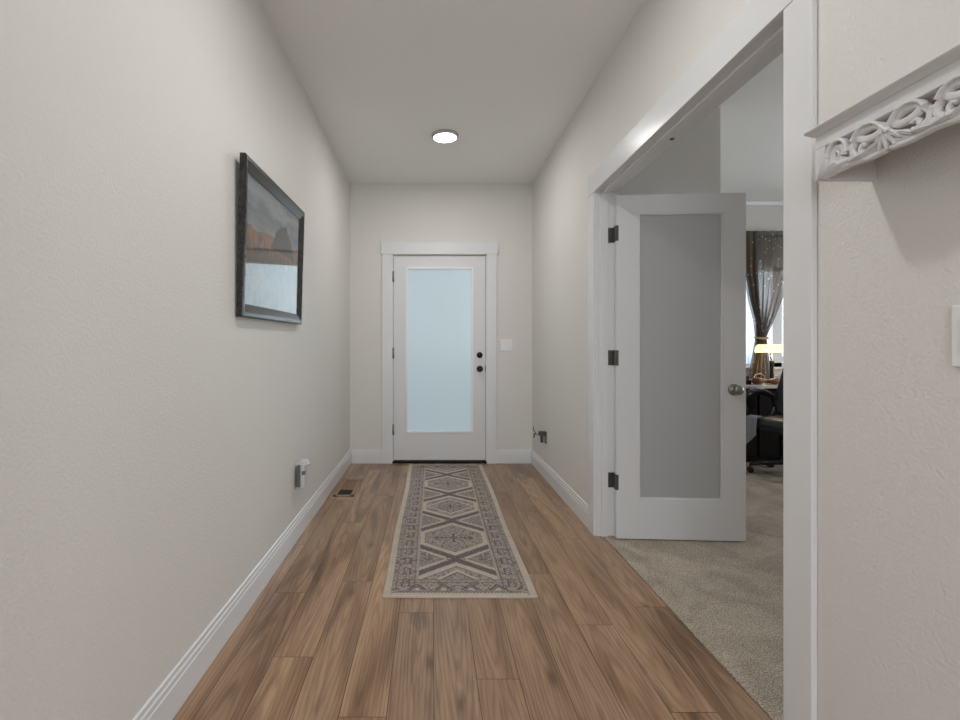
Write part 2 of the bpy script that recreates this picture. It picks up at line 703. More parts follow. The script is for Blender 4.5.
# living space behind the camera
bm = BM()
box(bm, -3.6, -3.5, YB, YH, -0.05, H)
box(bm, -3.5, XL - T, YH, YH + 0.1, -0.05, H)
struct('wall_living_left', bm, M_WALL)
bm = BM()
box(bm, 4.0, 4.1, YB, YH, -0.05, H)
box(bm, XO, 4.0, YH, YH + 0.1, -0.05, H)
struct('wall_living_right', bm, M_WALL)
bm = BM()
for a, b in ((-3.6, -2.9), (-0.9, 0.9), (2.9, 4.1)):
    box(bm, a, b, YB - 0.15, YB, -0.05, H)
for a, b in ((-2.9, -0.9), (0.9, 2.9)):
    box(bm, a, b, YB - 0.15, YB, -0.05, 0.45)
    box(bm, a, b, YB - 0.15, YB, 2.45, H)
struct('wall_back', bm, M_WALL)
struct('ceiling_living', boxm(-3.6, 4.1, YB - 0.15, YH, H, H + 0.1), M_CEIL)

# ------------------------------------------------------------------ baseboards
BB = [(0, 0), (0.012, 0), (0.012, 0.094), (0.0095, 0.098), (0.0095, 0.114), (0.006, 0.118), (0.006, 0.133), (0, 0.137)]


def baseboard(name, x, y0, y1, side):
    struct(name, prism(BM(), [(x + side * a, b) for a, b in BB], 'y', y0, y1), M_TRIM, bevel=0.0012)


baseboard('baseboard_left', XL, YH, YF, 1)
baseboard('baseboard_right', XR, OY1 + 0.108, YF, -1)
baseboard('baseboard_right_near', XR, YH, OY0 - 0.108, -1)
bm = BM()
prism(bm, [(YF - a, b) for a, b in BB], 'x', XL + 0.016, DX0 - 0.105)
prism(bm, [(YF - a, b) for a, b in BB], 'x', DX1 + 0.105, XR - 0.016)
struct('baseboard_far', bm, M_TRIM, bevel=0.0012)
bm = BM()
prism(bm, [(3.25 - a, b) for a, b in BB], 'x', XO, 1.94)
prism(bm, [(1.94 + a, b) for a, b in BB], 'y', 3.25, YO)
prism(bm, [(YO - a, b) for a, b in BB], 'x', 1.94, XOE)
struct('baseboard_office', bm, M_TRIM)
# thin cove strip where the office ceiling meets the window wall
struct('trim_4', prism(BM(), [(YO, H), (YO - 0.03, H), (YO - 0.012, H - 0.035), (YO, H - 0.04)], 'x', 1.94, XOE), M_TRIM)

# ------------------------------------------------------------------ casing: office opening
bm = BM()
CT = 0.016
box(bm, XR - CT, XR, OY0 - 0.108, OY0 - 0.008, 0, OZ)
box(bm, XR - CT, XR, OY1 + 0.008, OY1 + 0.108, 0, OZ)
box(bm, XR - CT - 0.003, XR, OY0 - 0.113, OY1 + 0.113, OZ - 0.003, OZ + 0.122)
struct('trim_1', bm, M_TRIM, bevel=0.002)
bm = BM()
JX0, JX1 = XR - 0.004, XO + 0.004
box(bm, JX0, JX1, OY1, OY1 + 0.017, 0, OZ)
box(bm, JX0, JX1, OY0 - 0.017, OY0, 0, OZ)
box(bm, JX0, JX1, OY0 - 0.017, OY1 + 0.017, OZ, OZ + 0.017)
# stops
SX0, SX1 = 1.018, 1.055
box(bm, SX0, SX1, OY1 - 0.012, OY1, 0, OZ)
box(bm, SX0, SX1, OY0, OY0 + 0.012, 0, OZ)
box(bm, SX0, SX1, OY0, OY1, OZ - 0.012, OZ)
struct('trim_2', bm, M_TRIM, bevel=0.0018)
# office-side casing
bm = BM()
box(bm, XO, XO + CT, OY0 - 0.097, OY0 - 0.008, 0, OZ)
box(bm, XO, XO + CT, OY1 + 0.020, OY1 + 0.105, 0, OZ)
box(bm, XO, XO + CT, OY0 - 0.105, OY1 + 0.105, OZ, OZ + 0.12)
struct('trim_5', bm, M_TRIM, bevel=0.002)
# ball-catch hole plate in the head
bc = thing('ball_catch', 'small dark ball catch in the underside of the office door head', 'door catch', (1.078, 2.17, OZ))
obj('strike_plate', boxm(1.069, 1.087, 2.160, 2.180, OZ - 0.0015, OZ), M_DARKNICKEL, bc)
obj('catch_ball', lathe(BM(), [(0, -0.006), (0.004, -0.0045), (0.006, 0)], (1.078, 2.17, OZ), seg=14), M_BLACK, bc, smooth=True)

# ------------------------------------------------------------------ front door
bm = BM()
box(bm, DX0 - 0.110, DX0 - 0.012, YF - 0.019, YF, 0, DZ1 + 0.012)
box(bm, DX1 + 0.012, DX1 + 0.108, YF - 0.019, YF, 0, DZ1 + 0.012)
box(bm, DX0 - 0.124, DX1 + 0.122, YF - 0.023, YF, DZ1 + 0.010, DZ1 + 0.128)
struct('trim_3', bm, M_TRIM, bevel=0.002)
bm = BM()
box(bm, DX0 - 0.02, DX0 - 0.003, YF - 0.003, YF + 0.148, 0, DZ1 + 0.02)
box(bm, DX1 + 0.003, DX1 + 0.02, YF - 0.003, YF + 0.148, 0, DZ1 + 0.02)
box(bm, DX0 - 0.02, DX1 + 0.02, YF - 0.003, YF + 0.148, DZ1 + 0.003, DZ1 + 0.02)
box(bm, DX0 - 0.02, DX0 + 0.012, YF + 0.062, YF + 0.08, 0, DZ1 + 0.02)
box(bm, DX1 - 0.012, DX1 + 0.02, YF + 0.062, YF + 0.08, 0, DZ1 + 0.02)
struct('trim_6', bm, M_TRIM, bevel=0.0015)
struct('door_threshold', boxm(DX0 - 0.02, DX1 + 0.02, YF - 0.004, YF + 0.15, -0.04, 0.019), M_BRONZE, bevel=0.003)
d1 = empty('door_1', (DX0, YF + 0.01, 0.03))
d1['kind'] = 'structure'
GX0, GX1, GZ0, GZ1 = -0.237, 0.404, 0.306, 1.914
y0, y1 = YF + 0.010, YF + 0.054
bm = BM()
box(bm, DX0, GX0, y0, y1, 0.030, DZ1)
box(bm, GX1, DX1, y0, y1, 0.030, DZ1)
box(bm, GX0, GX1, y0, y1, 0.030, GZ0)
box(bm, GX0, GX1, y0, y1, GZ1, DZ1)
obj('door_panel', bm, M_DOORW, d1)
bm = BM()
b = 0.010
for (a0, a1, c0, c1) in ((GX0 - b, GX0 + 0.008, GZ0 - b, GZ1 + b), (GX1 - 0.008, GX1 + b, GZ0 - b, GZ1 + b), (GX0, GX1, GZ0 - b, GZ0 + 0.008), (GX0, GX1, GZ1 - 0.008, GZ1 + b)):
    box(bm, a0, a1, y0 - 0.006, y0 + 0.012, c0, c1)
obj('glazing_bead', bm, plain('white_vinyl_bead', (0.90, 0.91, 0.93, 1), 0.3), d1, bevel=0.002)
obj('glass_pane', boxm(GX0, GX1, y0 + 0.018, y0 + 0.024, GZ0, GZ1), M_FROST_ENTRY, d1)
kx = (479.8 - 431) / 102
for nm, z, prof in (('deadbolt', 1.060, [(0.0, 0.022), (0.010, 0.022), (0.011, 0.014), (0.024, 0.012), (0.028, 0.006), (0.030, 0.0)]),
                    ('door_knob', 0.925, [(0.0, 0.062), (0.016, 0.061), (0.026, 0.054), (0.029, 0.044), (0.025, 0.034), (0.013, 0.026), (0.012, 0.012), (0.028, 0.010), (0.032, 0.004), (0.032, 0.0)])):
    ko = obj(nm, lathe(BM(), prof, (kx, y0, z), (0, -1, 0)), M_BLACK, d1, smooth=True)
    ko['label'] = 'black ' + ('round deadbolt turn' if nm == 'deadbolt' else 'round knob')
    if nm == 'deadbolt':
        obj('thumb_turn', boxm(kx - 0.004, kx + 0.004, y0 - 0.036, y0 - 0.018, z - 0.015, z + 0.015), M_BLACK, ko, bevel=0.002)
obj('latch_plate', boxm(DX1 - 0.004, DX1 + 0.006, y0 - 0.003, y0 + 0.02, 0.897, 0.955), M_BLACK, d1)


def butt_hinge(parent, x, y, z, h=0.10, hall=True, mat=M_NICKEL):
    bm = BM()
    r = 0.0095
    lathe(bm, [(r, -h / 2), (r, h / 2)], (x, y, z), seg=14)
    lathe(bm, [(0.0045, 0), (0.005, 0.006), (0, 0.009)], (x, y, z + h / 2), seg=12)
    lathe(bm, [(0.0045, 0), (0.005, 0.006), (0, 0.009)], (x, y, z - h / 2), (0, 0, -1), seg=12)
    return bm


for z in (1.83, 1.08, 0.33):
    obj('hinge', butt_hinge(d1, DX0 - 0.002, y0 - 0.010, z), M_NICKEL, d1, smooth=True)['label'] = 'nickel hinge barrel'

# ------------------------------------------------------------------ french door leaf (local frame: x along the leaf, y thickness, z up)
fx, fy = 1.087, 2.843
ang = -math.atan2(0.045, 0.73)
d2 = empty('door_2', (fx, fy, 0.010), (0, 0, ang))
d2['kind'] = 'structure'
LW, LH, LT = 0.731, 2.012, 0.036
gx0, gx1 = 0.130, 0.606
gz0, gz1 = 0.232, 1.903
bm = BM()
box(bm, 0, gx0, 0, LT, 0, LH)
box(bm, gx1, LW, 0, LT, 0, LH)
box(bm, gx0, gx1, 0, LT, 0, gz0)
box(bm, gx0, gx1, 0, LT, gz1, LH)
obj('door_frame', bm, M_DOORW, d2, local=True)
bm = BM()
for (a0, a1, c0, c1) in ((gx0 - 0.002, gx0 + 0.009, gz0, gz1), (gx1 - 0.009, gx1 + 0.002, gz0, gz1), (gx0, gx1, gz0 - 0.002, gz0 + 0.009), (gx0, gx1, gz1 - 0.009, gz1 + 0.002)):
    box(bm, a0, a1, 0.004, LT - 0.004, c0, c1)
obj('glazing_bead', bm, M_DOORW, d2, bevel=0.003, local=True)
obj('glass_pane', boxm(gx0 + 0.004, gx1 - 0.004, 0.015, 0.021, gz0 + 0.004, gz1 - 0.004), M_FROST_INNER, d2, local=True)
kprof = [(0.0, 0.066), (0.014, 0.065), (0.025, 0.059), (0.0285, 0.050), (0.026, 0.040), (0.015, 0.030), (0.011, 0.022), (0.011, 0.010), (0.027, 0.009), (0.033, 0.005), (0.034, 0.0)]
kxl, kzl = 0.664, 0.875
k1 = obj('door_knob', lathe(BM(), kprof, (kxl, 0, kzl), (0, -1, 0)), M_NICKEL, d2, smooth=True, local=True)
k1['label'] = 'brushed nickel round knob'
k2 = obj('door_knob', lathe(BM(), kprof, (kxl, LT, kzl), (0, 1, 0)), M_NICKEL, d2, smooth=True, local=True)
k2['label'] = 'brushed nickel round knob'
for z in (1.800, 1.068, 0.338):
    bm = BM()
    h = 0.09
    zl = z - 0.01
    # leaf let into the jamb, in world axes
    box(bm, 1.058, 1.098, OY1 - 0.0035, OY1 - 0.0005, z - h / 2, z + h / 2)
    lathe(bm, [(0.0065, -h / 2), (0.0065, h / 2)], (1.102, OY1 - 0.012, z), seg=12)
    lathe(bm, [(0.005, 0), (0.0055, 0.005), (0, 0.009)], (1.102, OY1 - 0.012, z + h / 2), seg=12)
    box(bm, 1.083, 1.100, fy - 0.001, fy + 0.030, z - h / 2, z + h / 2)
    hg = obj('hinge', bm, M_DARKNICKEL, d2, bevel=0.0008)
    hg['label'] = 'dark nickel butt hinge'

# ------------------------------------------------------------------ office window
w1 = empty('window_1', (3.85, YO + 0.06, WZ0))
w1['kind'] = 'structure'
bm = BM()
fy0, fy1 = YO + 0.04, YO + 0.10
for a, b in ((WX0, WX0 + 0.05), (WX1 - 0.05, WX1), (3.80, 3.90)):
    box(bm, a, b, fy0, fy1, WZ0, WZ1)
box(bm, WX0, WX1, fy0, fy1, WZ0, WZ0 + 0.05)
box(bm, WX0, WX1, fy0, fy1, WZ1 - 0.05, WZ1)
obj('window_frame', bm, M_TRIM, w1, bevel=0.003)
obj('window_sill', boxm(WX0 - 0.03, WX1 + 0.03, YO - 0.035, YO + 0.04, WZ0 - 0.022, WZ0 + 0.001), M_TRIM, w1, bevel=0.003)
for a, b in ((WX0 + 0.05, 3.80), (3.90, WX1 - 0.05)):
    obj('glass_pane', boxm(a, b, YO + 0.066, YO + 0.071, WZ0 + 0.05, WZ1 - 0.05), M_GLASS, w1)
# unseen side window of the office, added for the fill lamp
w2 = empty('unseen_window', (XOE + 0.05, 2.9, 0.95))
w2['kind'] = 'structure'
bm = BM()
for a, b, c, d in ((2.1, 2.16, 0.95, 2.15), (3.64, 3.7, 0.95, 2.15), (2.1, 3.7, 0.95, 1.01), (2.1, 3.7, 2.09, 2.15)):
    box(bm, XOE + 0.03, XOE + 0.08, a, b, c, d)
obj('window_frame', bm, M_TRIM, w2)

# ------------------------------------------------------------------ runner rug (woven cell by cell)
def hash01(a, b, c=0):
    h = np.sin(a * 127.1 + b * 311.7 + c * 74.7) * 43758.5453
    return h - np.floor(h)


def make_rug():
    cell = 0.004
    RW, RL = 0.70, 2.484
    nu, nv = int(RW / cell), int(RL / cell)
    u = (np.arange(nu) + 0.5) * cell - RW / 2
    v = (np.arange(nv) + 0.5) * cell - RL / 2
    U, V = np.meshgrid(u, v)
    AU = np.abs(U)
    iu = np.round(U / cell)
    iv = np.round(V / cell)
    cream = np.array((0.530, 0.460, 0.380))
    tan = np.array((0.420, 0.355, 0.290))
    grey = np.array((0.345, 0.305, 0.285))
    mid = np.array((0.215, 0.182, 0.180))
    dark = np.array((0.150, 0.120, 0.132))
    C = np.zeros((nv, nu, 3))
    C[:] = grey
    rnd = hash01(iu, iv)
    blk = hash01(np.floor(AU / 0.012), np.floor(np.abs(V) / 0.012), 3)

    def put(mask, col):
        C[mask] = col

    def speckle(mask, a=0.24, b=0.26, salt=0):
        put(mask & (rnd < a), mid)
        put(mask & (rnd > 1 - b), tan)
        put(mask & (blk > 0.80), mid)
        put(mask & (blk < 0.12), tan)

    allm = np.ones_like(U, bool)
    speckle(allm)
    P = 0.573
    FU = 0.190                     # half width of the middle field
    FV = 1.085                      # half length of the field
    field = (AU < FU) & (np.abs(V) < FV)
    k = np.round(V / P)
    dv = np.abs(V - k * P)
    ka = np.abs(k)
    d = dv + AU * 0.80
    hexm = field & (ka <= 2)
    # medallion interior: fine ornament
    inside = hexm & (d < 0.200) & (AU < 0.170)
    C[inside] = grey
    fl = hash01(np.floor(AU / 0.0125), np.floor(dv / 0.0165), 7 + ka) + 0.5 * hash01(np.floor(AU / 0.0083), np.floor(dv / 0.0083), 2)
    put(inside & (fl > 0.98), mid)
    put(inside & (fl < 0.36), tan)
    put(inside & (fl > 1.30), dark)
    put(inside & (rnd < 0.12), mid)
    put(inside & (rnd > 0.90), cream)
    core = hexm & (d < 0.045)
    put(core, tan)
    put(hexm & ((AU < 0.007) & (dv < 0.06) | (dv < 0.007) & (AU < 0.09)), dark)
    put(hexm & (np.abs(AU - dv) < 0.006) & (d < 0.075), mid)
    # even medallions: diamond ring
    even = (ka % 2 == 0)
    put(hexm & even & (np.abs(dv + AU * 0.95 - 0.150) < 0.012) & (AU < 0.165), cream)
    put(hexm & even & (np.abs(dv + AU * 0.95 - 0.132) < 0.005) & (AU < 0.150), dark)
    # cream hexagon ring
    ring = hexm & (((d >= 0.200) & (d < 0.243)) | ((AU > 0.165) & (d < 0.243)))
    put(ring, cream)
    put(hexm & (np.abs(d - 0.199) < 0.004) & (AU < 0.168), mid)
    # dark lattice bands
    band = hexm & (d >= 0.252) & (d < 0.300)
    put(band & (rnd < 0.74), dark)
    put(band & (rnd >= 0.74), mid)
    # triangles at the sides between bands
    tri = hexm & (d >= 0.300)
    C[tri] = grey
    speckle(tri)
    put(hexm & (d >= 0.308) & (d < 0.330) & (AU > 0.05), cream)
    put(tri & (d > 0.345) & (AU > 0.10) & ((np.floor(AU / 0.012) + np.floor(dv / 0.012)) % 3 == 0), mid)
    # field outline
    put((np.abs(AU - 0.197) < 0.006) & (np.abs(V) < FV + 0.012), tan)
    # side borders: bracket motifs repeating
    bd = (AU > 0.205) & (AU < 0.298)
    per = 0.118
    q = (np.abs(V) % per) - per / 2
    a = AU - 0.205
    put(bd & (np.abs(a - 0.028) < 0.003) & (np.abs(q) < 0.034), dark)
    put(bd & (np.abs(np.abs(q) - 0.034) < 0.003) & (a > 0.028) & (a < 0.062), dark)
    put(bd & (np.abs(a - 0.060) < 0.003) & (np.abs(q) > 0.016) & (np.abs(q) < 0.036), dark)
    put(bd & (np.abs(q) < 0.012) & (a > 0.036) & (a < 0.060), mid)
    put(bd & (np.abs(q) < 0.005) & (a > 0.042) & (a < 0.054), cream)
    put(bd & (np.abs(np.abs(q) - 0.052) < 0.004) & (a > 0.020) & (a < 0.074) & (rnd < 0.7), tan)
    put((np.abs(AU - 0.207) < 0.003) & (np.abs(V) < 1.19), mid)
    put((np.abs(AU - 0.292) < 0.004) & (np.abs(V) < 1.19) & (rnd < 0.8), mid)
    # end borders with a row of triangles
    e = 1.222 - np.abs(V)
    end = (e > 0) & (e < 0.137) & (AU < 0.295)
    pu = ((U - 0.055 + 0.0625) % 0.125) - 0.0625
    put(end & (e > 0.032) & (e < 0.092) & (np.abs(pu) < (0.092 - e) * 0.80) & (rnd < 0.85), mid)
    put(end & (e > 0.034) & (e < 0.085) & (np.abs(np.abs(pu) - (0.090 - e) * 0.74) < 0.005), dark)
    put(end & (e > 0.034) & (e < 0.052) & (np.abs(pu) < (0.056 - e) * 0.8), cream)
    put(end & (np.abs(e - 0.104) < 0.004) & (rnd < 0.8), mid)
    put(end & (np.abs(e - 0.130) < 0.004) & (rnd < 0.8), mid)
    put(end & (np.abs(e - 0.022) < 0.004) & (rnd < 0.8), mid)
    # tooth edge and cream bindings
    put(e < 0.010, cream)
    put((e >= 0.004) & (e < 0.012) & (np.floor(U / 0.008) % 2 == 0), mid)
    put((AU > 0.312), cream)
    put((AU > 0.308) & (AU < 0.314) & (np.floor(V / 0.008) % 2 == 0), mid)
    put(AU > 0.338, cream * 1.05)
    var = 0.88 + 0.24 * hash01(iu, iv, 5)
    C *= var[..., None]
    C *= (1 + 0.05 * np.sin(V * 2.1) + 0.03 * np.sin(V * 37))[..., None]
    # mesh
    T_ = 0.012
    X, Y = np.meshgrid(np.linspace(-RW / 2, RW / 2, nu + 1), np.linspace(-RL / 2, RL / 2, nv + 1))
    Z = np.full_like(X, T_)
    edge = np.minimum.reduce([RW / 2 - np.abs(X), RL / 2 - np.abs(Y)])
    Z -= 0.004 * np.clip(1 - edge / 0.010, 0, 1) ** 2
    Z += 0.0010 * (np.sin(X * 900) * np.sin(Y * 700)) * (edge > 0.01)
    # slightly wavy left side
    X = X + 0.004 * np.sin(Y * 4.0) * (np.abs(X) / (RW / 2))
    top = np.stack([X, Y, Z], -1).reshape(-1, 3)
    # border loop down to the floor
    idx = np.arange((nu + 1) * (nv + 1)).reshape(nv + 1, nu + 1)
    quads = np.stack([idx[:-1, :-1], idx[:-1, 1:], idx[1:, 1:], idx[1:, :-1]], -1).reshape(-1, 4)
    loop = np.concatenate([idx[0, :], idx[1:, -1], idx[-1, -2::-1], idx[-2:0:-1, 0]])
    low = top[loop].copy()
    low[:, 2] = 0.0005
    n0 = len(top)
    m = len(loop)
    li = np.arange(m) + n0
    side = np.stack([np.roll(loop, -1), loop, li, np.roll(li, -1)], -1)
    verts = np.concatenate([top, low])
    faces = np.concatenate([quads, side])
    cols = np.concatenate([C.reshape(-1, 3), np.tile(cream * 0.85, (m, 1))])
    me = bpy.data.meshes.new('runner_rug')
    me.vertices.add(len(verts))
    me.vertices.foreach_set('co', verts.astype(np.float32).ravel())
    me.loops.add(faces.size)
    me.loops.foreach_set('vertex_index', faces.astype(np.int32).ravel())
    me.polygons.add(len(faces))
    me.polygons.foreach_set('loop_start', np.arange(0, faces.size, 4, dtype=np.int32))
    me.update(calc_edges=True)
    at = me.attributes.new('weave', 'FLOAT_COLOR', 'FACE')
    cc = np.ones((len(faces), 4), np.float32)
    cc[:, :3] = cols
    at.data.foreach_set('color', cc.ravel())
    me.validate()
    m_, n, l, p = new_mat('woven_rug')
    a = n.new('ShaderNodeAttribute')
    a.attribute_name = 'weave'
    l.new(a.outputs['Color'], p.inputs['Base Color'])
    p.inputs['Roughness'].default_value = 0.95
    p.inputs['Specular IOR Level'].default_value = 0.1
    me.materials.append(m_)
    o = bpy.data.objects.new('runner_rug', me)
    COL.objects.link(o)
    o.location = (0.134, 3.42, 0)
    o.rotation_euler = (0, 0, R(-0.35))
    tag(o, 'cream and purple-grey patterned runner rug on the plank floor before the front door', 'rug')


make_rug()

# ------------------------------------------------------------------ ceiling light
LX, LY = 0.106, 3.67
M_RIM = plain('lamp_rim', (0.42, 0.42, 0.41, 1), 0.5)
M_DIFF = emit('lit_diffuser', (1.0, 0.97, 0.92, 1), 7.0)


def ceiling_light(x, y, label):
    t = thing('ceiling_light', label, 'ceiling light', (x, y, H), group='disc ceiling lights')
    obj('rim', lathe(BM(), [(0.101, 0.0), (0.101, -0.010), (0.094, -0.024), (0.088, -0.024), (0.088, -0.002)], (x, y, H), seg=48), M_RIM, t, smooth=False)
    obj('diffuser', lathe(BM(), [(0.0, -0.030), (0.050, -0.0285), (0.080, -0.025), (0.0885, -0.021), (0.0885, -0.016), (0, -0.016)], (x, y, H), seg=48), M_DIFF, t, smooth=True)
    area_light('ceiling_light_beam', (x, y, H - 0.034), (0, 0, 0), 0.17, 0.17, 9.0, (1.0, 0.98, 0.95), 'DISK')
    return t


t1 = ceiling_light(LX, LY, 'round lit disc light on the hall ceiling before the front door')
t2 = ceiling_light(LX, 1.55, 'round lit disc light on the hall ceiling near the carved shelf')

# ------------------------------------------------------------------ framed picture
def print_mat():
    m, n, l, p = new_mat('landscape_print')
    tc = n.new('ShaderNodeTexCoord')
    sep = n.new('ShaderNodeSeparateXYZ')
    l.new(tc.outputs['Object'], sep.inputs[0])     # local: y across (near to far), z up from frame bottom

    def math_(op, a, b=None):
        x = n.new('ShaderNodeMath')
        x.operation = op
        for i, s in enumerate((a, b)):
            if s is None:
                continue
            if isinstance(s, (int, float)):
                x.inputs[i].default_value = s
            else:
                l.new(s, x.inputs[i])
        return x.outputs[0]

    def ramp(f, stops):
        r = n.new('ShaderNodeValToRGB')
        e = r.color_ramp.elements
        e[0].position, e[0].color = stops[0]
        e[1].position, e[1].color = stops[-1]
        for pos, c in stops[1:-1]:
            e.new(pos).color = c
        l.new(f, r.inputs[0])
        return r.outputs[0]

    def mix(f, a, b):
        x = n.new('ShaderNodeMix')
        x.data_type = 'RGBA'
        l.new(f, x.inputs['Factor'])
        l.new(a, x.inputs['A'])
        l.new(b, x.inputs['B'])
        return x.outputs['Result']

    def noise(scale, vec=None, detail=5):
        t = n.new('ShaderNodeTexNoise')
        t.inputs['Scale'].default_value = 1
        t.inputs['Detail'].default_value = detail
        mp = n.new('ShaderNodeMapping')
        mp.inputs['Scale'].default_value = scale
        l.new(tc.outputs['Object'], mp.inputs['Vector'])
        l.new(mp.outputs[0], t.inputs['Vector'])
        return t.outputs['Fac']

    z = sep.outputs['Z']
    y = sep.outputs['Y']
    cl = noise((1, 4, 16))
    sky = ramp(math_('ADD', math_('MULTIPLY', math_('SUBTRACT', z, 0.34), 2.6), math_('MULTIPLY', math_('SUBTRACT', cl, 0.5), 0.7)),
               [(0.0, srgb(150, 148, 144)), (0.35, srgb(92, 106, 116)), (0.55, srgb(150, 156, 158)), (0.8, srgb(82, 100, 112)), (1.0, srgb(130, 140, 146))])
    gr = noise((1, 20, 20))
    ground = ramp(math_('ADD', math_('MULTIPLY', z, 1.5), math_('MULTIPLY', math_('SUBTRACT', gr, 0.5), 0.7)),
                  [(0.0, srgb(40, 32, 26)), (0.25, srgb(104, 70, 42)), (0.42, srgb(62, 52, 36)), (0.60, srgb(134, 88, 52)), (0.8, srgb(82, 64, 44))])
    # horizon, sloping hill and a clump of trees to the right of the middle
    hill = math_('ADD', 0.395, math_('MULTIPLY', math_('SUBTRACT', noise((1, 5, 0.1), detail=4), 0.5), 0.10))
    isg = math_('LESS_THAN', z, hill)
    c = mix(isg, sky, ground)
    dy = math_('DIVIDE', math_('SUBTRACT', y, 0.12), 0.17)
    edge = math_('SUBTRACT', 0.50, math_('MULTIPLY', math_('MULTIPLY', dy, dy), 0.12))
    edge = math_('ADD', edge, math_('MULTIPLY', math_('SUBTRACT', noise((1, 22, 22)), 0.5), 0.10))
    tree = math_('MULTIPLY', math_('LESS_THAN', z, edge), math_('GREATER_THAN', z, 0.35))
    tcol = n.new('ShaderNodeRGB')
    tcol.outputs[0].default_value = srgb(38, 36, 34)
    c = mix(tree, c, tcol.outputs[0])
    l.new(c, p.inputs['Base Color'])
    p.inputs['Roughness'].default_value = 0.7
    return m


def frame_mat():
    m, n, l, p = new_mat('distressed_black_frame')
    tc = n.new('ShaderNodeTexCoord')
    mp = n.new('ShaderNodeMapping')
    mp.inputs['Scale'].default_value = (40, 30, 70)
    l.new(tc.outputs['Object'], mp.inputs['Vector'])
    t = n.new('ShaderNodeTexNoise')
    t.inputs['Scale'].default_value = 1
    t.inputs['Detail'].default_value = 5
    l.new(mp.outputs[0], t.inputs['Vector'])
    r = n.new('ShaderNodeValToRGB')
    r.color_ramp.elements[0].position = 0.45
    r.color_ramp.elements[0].color = (0.012, 0.011, 0.011, 1)
    r.color_ramp.elements[1].position = 0.72
    r.color_ramp.elements[1].color = (0.034, 0.032, 0.031, 1)
    l.new(t.outputs['Fac'], r.inputs[0])
    l.new(r.outputs[0], p.inputs['Base Color'])
    p.inputs['Roughness'].default_value = 0.26
    b = n.new('ShaderNodeBump')
    b.inputs['Strength'].default_value = 0.10
    b.inputs['Distance'].default_value = 0.002
    l.new(t.outputs['Fac'], b.inputs['Height'])
    l.new(b.outputs[0], p.inputs['Normal'])
    return m


M_FRAME = frame_mat()
# local frame: origin at bottom centre on the wall; x out of the wall, y along the hall, z up; top leans out
PW_, PH_ = 0.905, 0.660
pic = thing('framed_picture', 'dark framed landscape picture under glass on the left wall', 'picture', (XL + 0.002, 2.415, 1.259), (R(0.9), R(1.7), 0))
fwid = 0.056
d0, dF = 0.002, 0.029
prof = [(0.0, d0), (0.0, dF - 0.004), (0.006, dF), (0.020, dF), (0.046, dF - 0.010), (fwid, dF - 0.014), (fwid, d0)]   # (inward, out)


def mitred(y0, y1, z0, z1):
    bm = BM()
    corners = [(y0, z0, 1, 1), (y1, z0, -1, 1), (y1, z1, -1, -1), (y0, z1, 1, -1)]
    rings = [[bm.verts.new((o_, cy + sy * i_, cz + sz * i_)) for i_, o_ in prof] for cy, cz, sy, sz in corners]
    for a in range(4):
        A, B = rings[a], rings[(a + 1) % 4]
        for j in range(len(prof)):
            jn = (j + 1) % len(prof)
            bm.faces.new((A[j], A[jn], B[jn], B[j]))
    return bm


obj('picture_frame', mitred(-PW_ / 2, PW_ / 2, 0, PH_), M_FRAME, pic, local=True)
iy, iz0, iz1 = PW_ / 2 - fwid + 0.004, fwid - 0.004, PH_ - fwid + 0.004
obj('picture_print', boxm(0.004, 0.010, -iy, iy, iz0, iz1), print_mat(), pic, local=True)
obj('picture_glass', boxm(0.0110, 0.0130, -iy, iy, iz0, iz1), M_PICGLASS, pic, local=True)

# ------------------------------------------------------------------ night light in the outlet on the left wall
nl = thing('wall_outlet', 'white outlet plate low on the left wall, behind the plug-in night light', 'outlet', (XL, 2.895, 0.385))
py, pz = 2.895, 0.385
obj('cover_plate', boxm(XL, XL + 0.006, py - 0.036, py + 0.036, pz - 0.058, pz + 0.058), M_PLASTIC, nl, bevel=0.002)
bm = BM()
for dz in (-0.020, 0.020):
    lathe(bm, [(0.0165, 0), (0.0165, 0.008), (0.015, 0.009)], (XL, py, pz + dz), (1, 0, 0), seg=20)
obj('receptacle', bm, M_PLASTIC, nl)
M_NLG = plain('grey_plastic', (0.13, 0.135, 0.14, 1), 0.4)
M_NLL = plain('light_grey_plastic', (0.62, 0.63, 0.65, 1), 0.3)
m, n, l, p = new_mat('milky_plastic')
p.inputs['Base Color'].default_value = (0.85, 0.86, 0.88, 1)
p.inputs['Roughness'].default_value = 0.2
p.inputs['Transmission Weight'].default_value = 0.4
M_MILK = m
ni = thing('night_light', 'grey plug-in night light with clear top in the left wall outlet', 'night light', (XL + 0.01, 2.86, 0.38))
soft = dict(bevel=0.004, seg=3)
ny0, ny1 = 2.815, 2.893
obj('back_housing', boxm(XL + 0.0105, XL + 0.032, ny0, ny1, 0.315, 0.438), M_NLG, ni, **soft)
obj('front_shell', boxm(XL + 0.032, XL + 0.058, ny0 + 0.001, ny1 - 0.001, 0.310, 0.442), M_NLL, ni, bevel=0.008, seg=3)
obj('light_lens', lathe(BM(), [(0.0, 0.034), (0.018, 0.030), (0.028, 0.020), (0.034, 0.006), (0.035, 0.0)], (XL + 0.047, (ny0 + ny1) / 2, 0.4415), seg=24), M_MILK, ni, smooth=True)['label'] = 'clear domed top lens'
obj('light_sensor', boxm(XL + 0.042, XL + 0.0595, ny0 - 0.001, ny0 + 0.03, 0.388, 0.410), M_NLG, ni, bevel=0.001)['label'] = 'dark sensor window'

